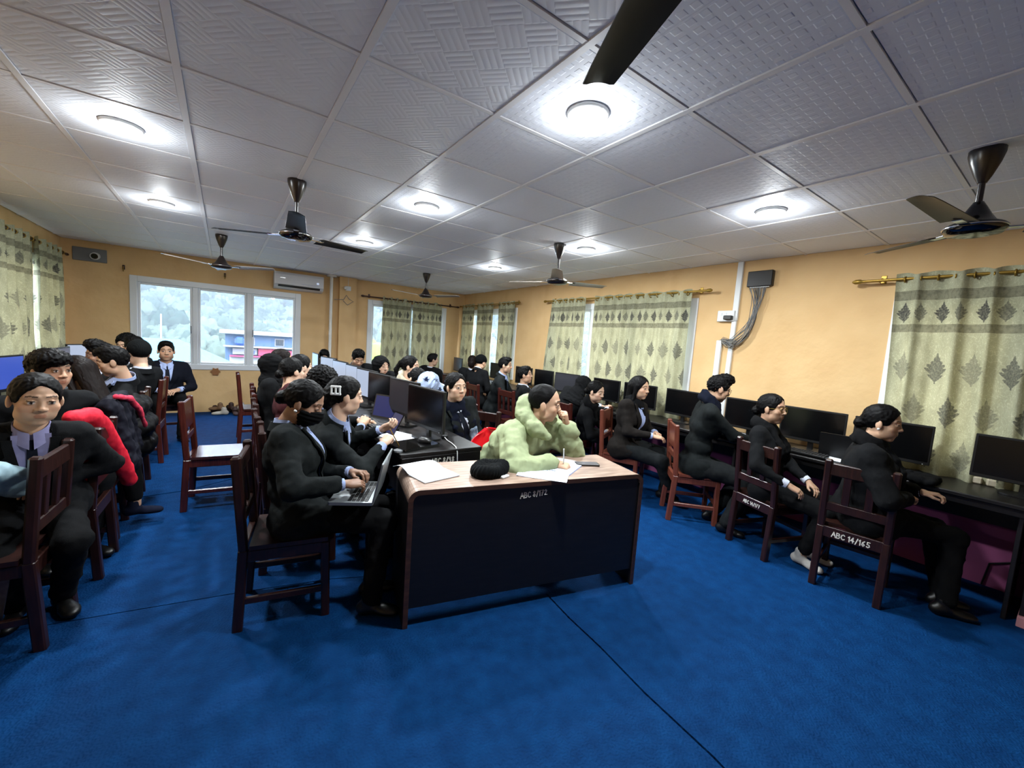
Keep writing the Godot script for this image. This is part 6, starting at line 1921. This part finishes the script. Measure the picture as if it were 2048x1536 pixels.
func small_things():
	var st: SurfaceTool
	var o: Node3D
	var DY := .756
	var CY := .786
	# open notebook at the left end of the desk
	o = thing("notebook", V(.965, DY, 2.165), 10, "open ring notebook with blank pages at the left end of the oak-topped desk", "notebook")
	st = ST(); box(st, Transform3D(Basis(), Vector3(0, .004, .085)), Vector3(.235, .008, .165), .002); obj("lower_page_block", st, M.paper, o)
	st = ST(); rows_page(st, .235, .17, .022); obj("upper_page", st, M.paper, o, Transform3D(Basis(), Vector3(0, .004, -.085)))
	st = ST()
	for k in 14:
		var ring := []
		for q in 8: ring.append(Vector3(-.105 + k * .016, .006 + .006 * sin(TAU * q / 8), .006 * cos(TAU * q / 8)))
		tube(st, ring, .0009, 4, true)
	obj("wire_binding", st, M.silver, o)
	# knitted hat
	o = thing("knitted_hat", V(1.29, DY, 1.985), 20, "dark knitted hat lying folded on the oak-topped desk", "hat")
	var F := Field.new(Vector3(-.16, -.01, -.12), Vector3(.16, .09, .12), .005)
	for k in 14:
		var a0 := TAU * k / 14; var a1 := TAU * (k + 1) / 14
		F.cap(Vector3(.10 * cos(a0), .032 + .006 * sin(3 * a0), .062 * sin(a0)), Vector3(.10 * cos(a1), .032 + .006 * sin(3 * a1), .062 * sin(a1)), .032, .032, .02)
	F.ell(Vector3(-.01, .036, 0), Vector3(.09, .022, .055), .02)
	F.each(func(p: Vector3, e: float) -> float: return maxf(e + .003 * sin(atan2(p.z, p.x) * 34.0 + p.y * 60.0), -p.y))
	put("knit", mesh_of(solid(F)), M.knit_hat, o)
	st = ST(); box(st, Transform3D(Basis.from_euler(Vector3(0, .3, 0)), V(1.335, DY + .007, 1.895)), Vector3(.062, .014, .026), .004); tag(obj("eraser", st, M.white_plastic), "small white eraser at the brim of the knitted hat", "eraser")
	# papers
	o = thing("paper_sheets", V(1.595, DY, 1.855), 42, "stapled printed sheets lying across the front edge of the desk", "paper")
	st = ST(); page(.21, .30, .004, .0, st); obj("sheet", st, M.paper_print, o)
	st = ST(); page(.21, .30, .006, .0, st); obj("sheet", st, M.paper_print, o, Transform3D(Basis.from_euler(Vector3(0, .06, 0)), Vector3(.008, .003, -.004)))
	o = thing("booklet", V(1.815, DY, 1.935), 28, "open printed booklet under the writing hand of the green-jacketed man", "booklet")
	st = ST(); rows_page(st, .15, .21, .006); obj("page", st, M.paper_print, o, Transform3D(Basis(), Vector3(-.075, .002, 0)))
	st = ST(); rows_page(st, .15, .21, .006); obj("page", st, M.paper_print, o, Transform3D(Basis(), Vector3(.075, .002, 0)))
	st = ST(); box(st, Transform3D(Basis(), Vector3(0, .001, 0)), Vector3(.305, .002, .215), 0); obj("cover", st, M.shirt_blue, o)
	o = thing("pen", V(1.775, .845, 1.88), 0, "pale pen in the fingers of the green-jacketed man", "pen")
	st = ST(); tube(st, [Vector3(.012, -.075, -.01), Vector3(.01, -.068, -.008), Vector3(-.035, .055, .03)], [.001, .004, .004], 8); obj("barrel", st, M.white_plastic, o)
	# phones
	o = make_phone("phone", V(2.005, DY + .005, 1.895), "black smartphone with a pale screen lying at the right of the oak-topped desk", "phone_pale"); o.rotation_degrees.y = 62
	o = make_phone("phone", V(.985, .915, 2.785), "smartphone held up by the woman with the white hair clip", "phone_glow")
	var pn := Vector3(-.62, .45, .64).normalized(); var pl := Vector3(.45, .85, -.1); pl = (pl - pn * pl.dot(pn)).normalized()
	o.transform.basis = Basis(pn.cross(pl), pn, pl)
	o = thing("pen", V(.93, .865, 2.60), 0, "pencil held over the paper by the woman with the white hair clip", "pen")
	st = ST(); tube(st, [Vector3(.03, -.07, .0), Vector3(.026, -.06, .0), Vector3(-.045, .06, .02)], [.001, .0035, .0035], 8); obj("barrel", st, M.brass, o)
	# hair clip
	o = thing("hair_clip", V(.552, 1.178, 2.60), -28, "white plastic claw clip holding up dark hair", "hair clip")
	st = ST(); box(st, Transform3D(Basis(), Vector3(0, .022, 0)), Vector3(.062, .014, .014), .004); box(st, Transform3D(Basis(), Vector3(0, -.022, 0)), Vector3(.062, .014, .014), .004)
	for x in [-.024, .0, .024]: box(st, Transform3D(Basis(), Vector3(x, 0, .002)), Vector3(.010, .05, .012), .003)
	obj("claw", st, M.white_plastic, o)
	# laptop on the knees
	o = make_laptop(V(.60, .655, 2.235), -117, 102, "open silver laptop on the knees of the masked woman", "silver", "screen_off")
	# centre-table things
	o = thing("paper_sheet", V(1.08, CY, 2.90), 25, "white paper sheet beside the pencil hand on the near centre table", "paper")
	st = ST(); page(.21, .29, .003, 0, st); obj("sheet", st, M.paper_print, o)
	o = thing("folder", V(1.07, CY, 2.63), 15, "black glossy folder on the near corner of the centre table", "folder")
	st = ST(); prism(st, round_rect(.30, .22, .02), .018, Transform3D(FLAT, Vector3(0, .009, 0))); obj("cover", st, M.black_gloss, o)
	o = thing("tray", V(.97, CY, 2.555), 35, "slim grey plastic case at the left edge of the near centre table", "case")
	st = ST(); prism(st, round_rect(.17, .055, .025), .012, Transform3D(FLAT, Vector3(0, .006, 0))); obj("case", st, M.grey_plastic, o)
	var mlist := [[1.15, 2.63, 30, .018, "silver and black computer mouse on the black folder"], [1.02, 3.62, 70, 0, "black computer mouse left of the blue laptop"], [1.10, 3.14, 40, 0, "black computer mouse behind the held phone"], [.98, 4.25, 80, 0, "dark computer mouse by the nearest white-lit monitor"]]
	var mproto: Node3D = null
	for m in mlist:
		if mproto == null:
			o = thing("mouse", V(m[0], CY + m[3], m[1]), m[2], m[4], "mouse"); mproto = o
			F = Field.new(Vector3(-.05, -.01, -.07), Vector3(.05, .06, .07), .004)
			F.ell(Vector3(0, .012, 0), Vector3(.031, .026, .054), .01)
			F.each(func(p: Vector3, e: float) -> float: return maxf(e, -p.y))
			put("shell", mesh_of(solid(F)), M.black_plastic, o)
			st = ST(); tube(st, [Vector3(-.002, .034, -.03), Vector3(.002, .034, -.03)], [.006, .006], 10); obj("wheel", st, M.chrome, o)
		else: dup(mproto, V(m[0], CY, m[1]), m[2], m[4])
	o = thing("charger", V(1.38, CY, 2.79), -25, "black power adaptor with a pale cable on the near centre table", "charger")
	st = ST(); box(st, Transform3D(Basis(), Vector3(0, .015, 0)), Vector3(.05, .03, .11), .008); obj("brick", st, M.black_plastic, o)
	st = ST(); tube(st, [Vector3(0, .012, .055), Vector3(.02, .006, .12), Vector3(.05, .005, .2), Vector3(.075, .006, .30), Vector3(.085, -.02, .338), Vector3(.09, -.12, .335)], .0035, 6); obj("cable", st, M.white_plastic, o)
	o = make_laptop(V(1.06, CY, 3.44), -60, 104, "small laptop with a deep blue screen on the centre table", "black_plastic", "screen_blue")
	for k in [[.99, 2.90 + .38, "black keyboard in front of the grey monitor on the centre table"], [1.0, 4.62, "black keyboard below a white-lit monitor on the centre table"], [1.0, 5.40, "black keyboard farther along the centre table"]]:
		make_keyboard(V(k[0], CY, k[1]), -90, k[2])
	make_keyboard(V(4.10, DY, 1.98), 90, "black keyboard under the hands of the man in the dark scarf")
	make_keyboard(V(4.12, DY, 1.42), 90, "black keyboard in front of the monitor beside the girl in glasses")
	make_keyboard(V(4.12, DY, 3.75), 90, "pale-topped keyboard left of the long-haired woman")
	# right-hand desks
	o = make_laptop(V(4.33, DY, 1.16), 100, 106, "small black laptop standing open on the right-hand desk", "black_plastic", "screen_off")
	o = thing("paper_sheet", V(4.16, DY, 1.16), 70, "crumpled white paper and wrapper on the right-hand desk before the black laptop", "paper")
	st = ST(); rows_page(st, .13, .09, .02); obj("sheet", st, M.paper, o)
	for k in [[4.50, .42, "small pale plug adaptor against the curtain on the right-hand desk"], [4.50, .34, "square pale plug adaptor behind the big black monitor at the right edge"]]:
		o = thing("plug_adaptor", V(k[0], DY, k[1]), -80, k[2], "plug")
		st = ST(); box(st, Transform3D(Basis(), Vector3(0, .025, 0)), Vector3(.06, .05, .05), .008); obj("body", st, M.scarf_cream, o)
	o = thing("cable", V(4.55, .3, .15), 0, "dark cable looping against the pink wall under the right-hand desk", "cable")
	st = ST(); tube(st, [Vector3(.03, -.29, -.16), Vector3(.03, -.12, -.14), Vector3(.03, -.06, -.03), Vector3(.03, -.02, .05), Vector3(.03, .15, .07)], .006, 6); obj("wire", st, M.black_plastic, o)
	o = thing("scarf_end", V(4.12, DY, .68), 80, "end of a black scarf lying on the desk beside the woman nearest the camera", "scarf")
	F = Field.new(Vector3(-.2, -.01, -.2), Vector3(.2, .1, .2), .011)
	for k in 5: F.cap(Vector3(-.12 + k * .05, .02, -.10), Vector3(-.10 + k * .05, .025, .08), .028, .026, .02)
	F.wrinkle(fold, .012, Vector3(2, 2, 2)); put("cloth", mesh_of(solid(F)), M.scarf_black, o)
	garments()

func rows_page(st: SurfaceTool, w: float, h: float, bulge: float):
	var rows := []
	for i in 9:
		var row := []
		for j in 9:
			var u := j / 8.0; var v := i / 8.0
			row.append(Vector3((u - .5) * w, .004 + bulge * sin(v * PI) * (1.0 - .3 * u), (v - .5) * h))
		rows.append(row)
	rows.reverse()
	sheet(st, rows, .003, true)

func make_phone(called: String, at: Vector3, label: String, glow: String) -> Node3D:
	var o := thing(called, at, 0, label, "phone")
	var st := ST(); prism(st, round_rect(.076, .160, .012), .009, Transform3D(FLAT, Vector3.ZERO)); obj("case", st, M.black_gloss, o)
	st = ST(); prism(st, round_rect(.069, .150, .009), .001, Transform3D(FLAT, Vector3(0, .005, 0))); obj("screen", st, M[glow], o)
	return o

func make_laptop(at: Vector3, yaw: float, open: float, label: String, body: String, screen: String) -> Node3D:
	# keyboard faces +z (the user), hinge at the far side
	var o := thing("laptop", at, yaw, label, "laptop")
	var w := .32; var d := .22
	var st := ST(); prism(st, round_rect(w, d, .012), .016, Transform3D(FLAT, Vector3(0, .008, 0))); obj("base", st, M[body], o)
	for r in 5:
		for k in 13:
			st = ST(); box(st, Transform3D(Basis(), Vector3(-.1325 + k * .0221, .0172, -.075 + r * .021)), Vector3(.0185, .0035, .0175), .001)
			obj("key", st, M.key_black, o)
	st = ST(); box(st, Transform3D(Basis(), Vector3(0, .0165, .068)), Vector3(.1, .001, .06), 0); obj("touchpad", st, M.grey_plastic, o)
	var a := deg_to_rad(open - 90.0)
	var up := Vector3(0, cos(a), -sin(a)); var nrm := Vector3(0, sin(a), cos(a))
	var lx := Transform3D(Basis(Vector3(1, 0, 0), up, nrm), Vector3(0, .014, -d / 2) + up * .105)
	st = ST(); prism(st, round_rect(w, .21, .01), .008, lx); var lid := obj("lid", st, M[body], o)
	st = ST(); box(st, lx.translated_local(Vector3(0, .003, .0045)), Vector3(w - .024, .178, .001), 0); obj("screen", st, M[screen], lid)
	return o

func make_keyboard(at: Vector3, yaw: float, label: String):
	var o: Node3D
	if T.has("keyboard"):
		return dup(T.keyboard, at, yaw, label)
	o = thing("keyboard", at, yaw, label, "keyboard"); T.keyboard = o
	var st := ST(); box(st, Transform3D(Basis.from_euler(Vector3(.05, 0, 0)), Vector3(0, .012, 0)), Vector3(.43, .018, .135), .004); obj("case", st, M.black_plastic, o)
	st = ST()
	for r in 5:
		for k in 18: box(st, Transform3D(Basis.from_euler(Vector3(.05, 0, 0)), Vector3(-.198 + k * .0233, .0245 - (r - 2) * -.001, -.046 + r * .0225)), Vector3(.019, .008, .018), .002)
	tag(obj("keys", st, M.key_black, o), "", "", "", "stuff")
	return o

func garment(called: String, label: String, category: String, m: String, at: Vector3, caps: Array, cell: float, amp: float, k := .03) -> Node3D:
	var o := thing(called, at, 0, label, category)
	var lo := Vector3.ONE * 9; var hi := -lo
	for c in caps:
		for q in [c[0], c[1]]:
			lo = lo.min(q); hi = hi.max(q)
	var F := Field.new(lo - Vector3.ONE * .14, hi + Vector3.ONE * .14, cell)
	for c in caps: F.cap(c[0], c[1], c[2], c[3], k)
	F.wrinkle(fold, amp, Vector3(2.2, 1.6, 2.2))
	put("cloth", mesh_of(solid(F)), M[m], o)
	return o

func garments():
	# mint jacket over the nearest left chair
	garment("jacket", "pale mint puffer jacket heaped on the nearest chair at the left edge", "jacket", "puffer_mint", V(-.85, 0, 2.66), [
		[Vector3(.02, .80, .20), Vector3(-.06, .83, -.06), .075, .08], [Vector3(-.10, .74, .16), Vector3(-.14, .78, -.10), .09, .08], [Vector3(-.05, .66, .22), Vector3(-.18, .60, .24), .085, .09],
		[Vector3(-.2, .74, .10), Vector3(-.26, .62, .22), .08, .09], [Vector3(.04, .70, -.24), Vector3(.02, .80, -.06), .07, .06], [Vector3(-.12, .52, .20), Vector3(-.26, .52, .22), .07, .07]], .009, .007, .012)
	# red puffer with its sleeve hanging
	garment("jacket", "bright red puffer jacket on a chair back at left, one sleeve hanging", "jacket", "puffer_red", V(-.60, 0, 3.40), [
		[Vector3(-.06, .97, .30), Vector3(-.02, .95, .14), .04, .05], [Vector3(-.02, .94, .14), Vector3(.0, .85, .0), .055, .055], [Vector3(.0, .84, .0), Vector3(.02, .76, -.05), .054, .054], [Vector3(.025, .74, -.07), Vector3(.04, .66, -.12), .053, .052], [Vector3(.045, .64, -.14), Vector3(.06, .55, -.19), .050, .048], [Vector3(.065, .53, -.20), Vector3(.08, .44, -.25), .047, .043],
		[Vector3(-.06, .92, .2), Vector3(-.05, .6, .2), .04, .04]], .008, .006, .012)
	garment("jacket", "dark navy jacket with pink lining hung over a chair back on the left", "jacket", "jacket_navy", V(-.60, 0, 3.90), [
		[Vector3(-.02, .94, .22), Vector3(-.02, .94, -.20), .05, .05], [Vector3(.0, .90, .20), Vector3(.05, .54, .14), .055, .065], [Vector3(.0, .90, .05), Vector3(.06, .50, .04), .06, .065], [Vector3(.0, .90, -.14), Vector3(.05, .58, -.16), .055, .055],
		[Vector3(-.06, .90, .1), Vector3(-.14, .72, .1), .06, .06]], .009, .013, .025)
	garment("jacket_lining", "strip of bright pink lining turned out along the navy jacket", "jacket", "lining_pink", V(-.53, 0, 3.92), [
		[Vector3(-.05, 1.0, .24), Vector3(-.01, .96, .05), .016, .02], [Vector3(-.01, .96, .05), Vector3(.02, .86, -.10), .020, .020], [Vector3(.02, .86, -.10), Vector3(.035, .70, -.25), .020, .014]], .008, .006, .01)
	garment("backpack", "black backpack hung on a chair back on the left with small white buckles", "bag", "bag_black", V(-.56, 0, 4.44), [
		[Vector3(.0, .82, .12), Vector3(.0, .82, -.12), .07, .07], [Vector3(.02, .50, .12), Vector3(.02, .50, -.12), .085, .085], [Vector3(.02, .66, .13), Vector3(.02, .66, -.13), .085, .085], [Vector3(-.02, .90, .08), Vector3(-.02, .88, .10), .03, .03]], .010, .010, .04)
	var o := thing("cloth_corner", V(-.78, 0, 2.66), 0, "hanging corner of a grey cloth at the left edge of the photo", "cloth")
	var rows := []
	for i in 10:
		var row := []
		for j in 9:
			var u := j / 8.0; var v := i / 9.0
			row.append(Vector3(-.34 + u * .34 * (1.0 - v * .1) , .47 - v * .34 - u * .12 + .02 * sin(u * 14), .03 * sin(u * 11 + v * 3)))
		rows.append(row)
	var st := ST(); sheet(st, rows, .004); obj("cloth", st, M.cloth_grey, o)

func extras():
	# hood, zip and cuffs of the green jacket; bracelets on the raised wrist
	var p: Node3D = null
	for k in get_children():
		if k.has_meta("label") and String(k.get_meta("label")).begins_with("balding man"): p = k
	var inv := p.transform.affine_inverse()
	var W := func(x: float, y: float, d: float) -> Vector3: return inv * V(x, y, d)
	var F := Field.new(W.call(1.80, 1.06, 2.28) - Vector3.ONE * .30, W.call(1.80, 1.06, 2.28) + Vector3.ONE * .30, .010)
	var hd := [W.call(1.90, 1.02, 2.16), W.call(1.90, 1.03, 2.25), W.call(1.83, 1.09, 2.31), W.call(1.74, 1.10, 2.29), W.call(1.685, 1.05, 2.21), W.call(1.70, .98, 2.11), W.call(1.77, .93, 2.06)]
	for i in hd.size() - 1: F.cap(hd[i], hd[i + 1], .05 if i > 0 else .035, .05 if i < hd.size() - 2 else .03, .03)
	F.cap(W.call(1.78, 1.15, 2.285), W.call(1.72, 1.12, 2.26), .045, .045, .04)
	F.wrinkle(fold, .014, Vector3(2, 2, 2))
	put("hood", mesh_of(solid(F)), M.puffer_green, p)
	var wr: Vector3 = W.call(1.985, .985, 2.10); var el: Vector3 = W.call(2.02, .80, 2.12)
	var d := (wr - el).normalized()
	var st := ST(); tube(st, [wr - d * .022, wr - d * .002], [.031, .030], 14); obj("bracelet", st, mat("bracelet_maroon", Color(.18, .04, .07), .5), p)
	st = ST(); tube(st, [wr - d * .030, wr - d * .022], [.033, .033], 14); obj("bracelet", st, M.shirt_white, p)
	st = ST(); tube(st, [wr - d * .060, wr - d * .030], [.038, .036], 14); obj("wristband", st, M.black_plastic, p)
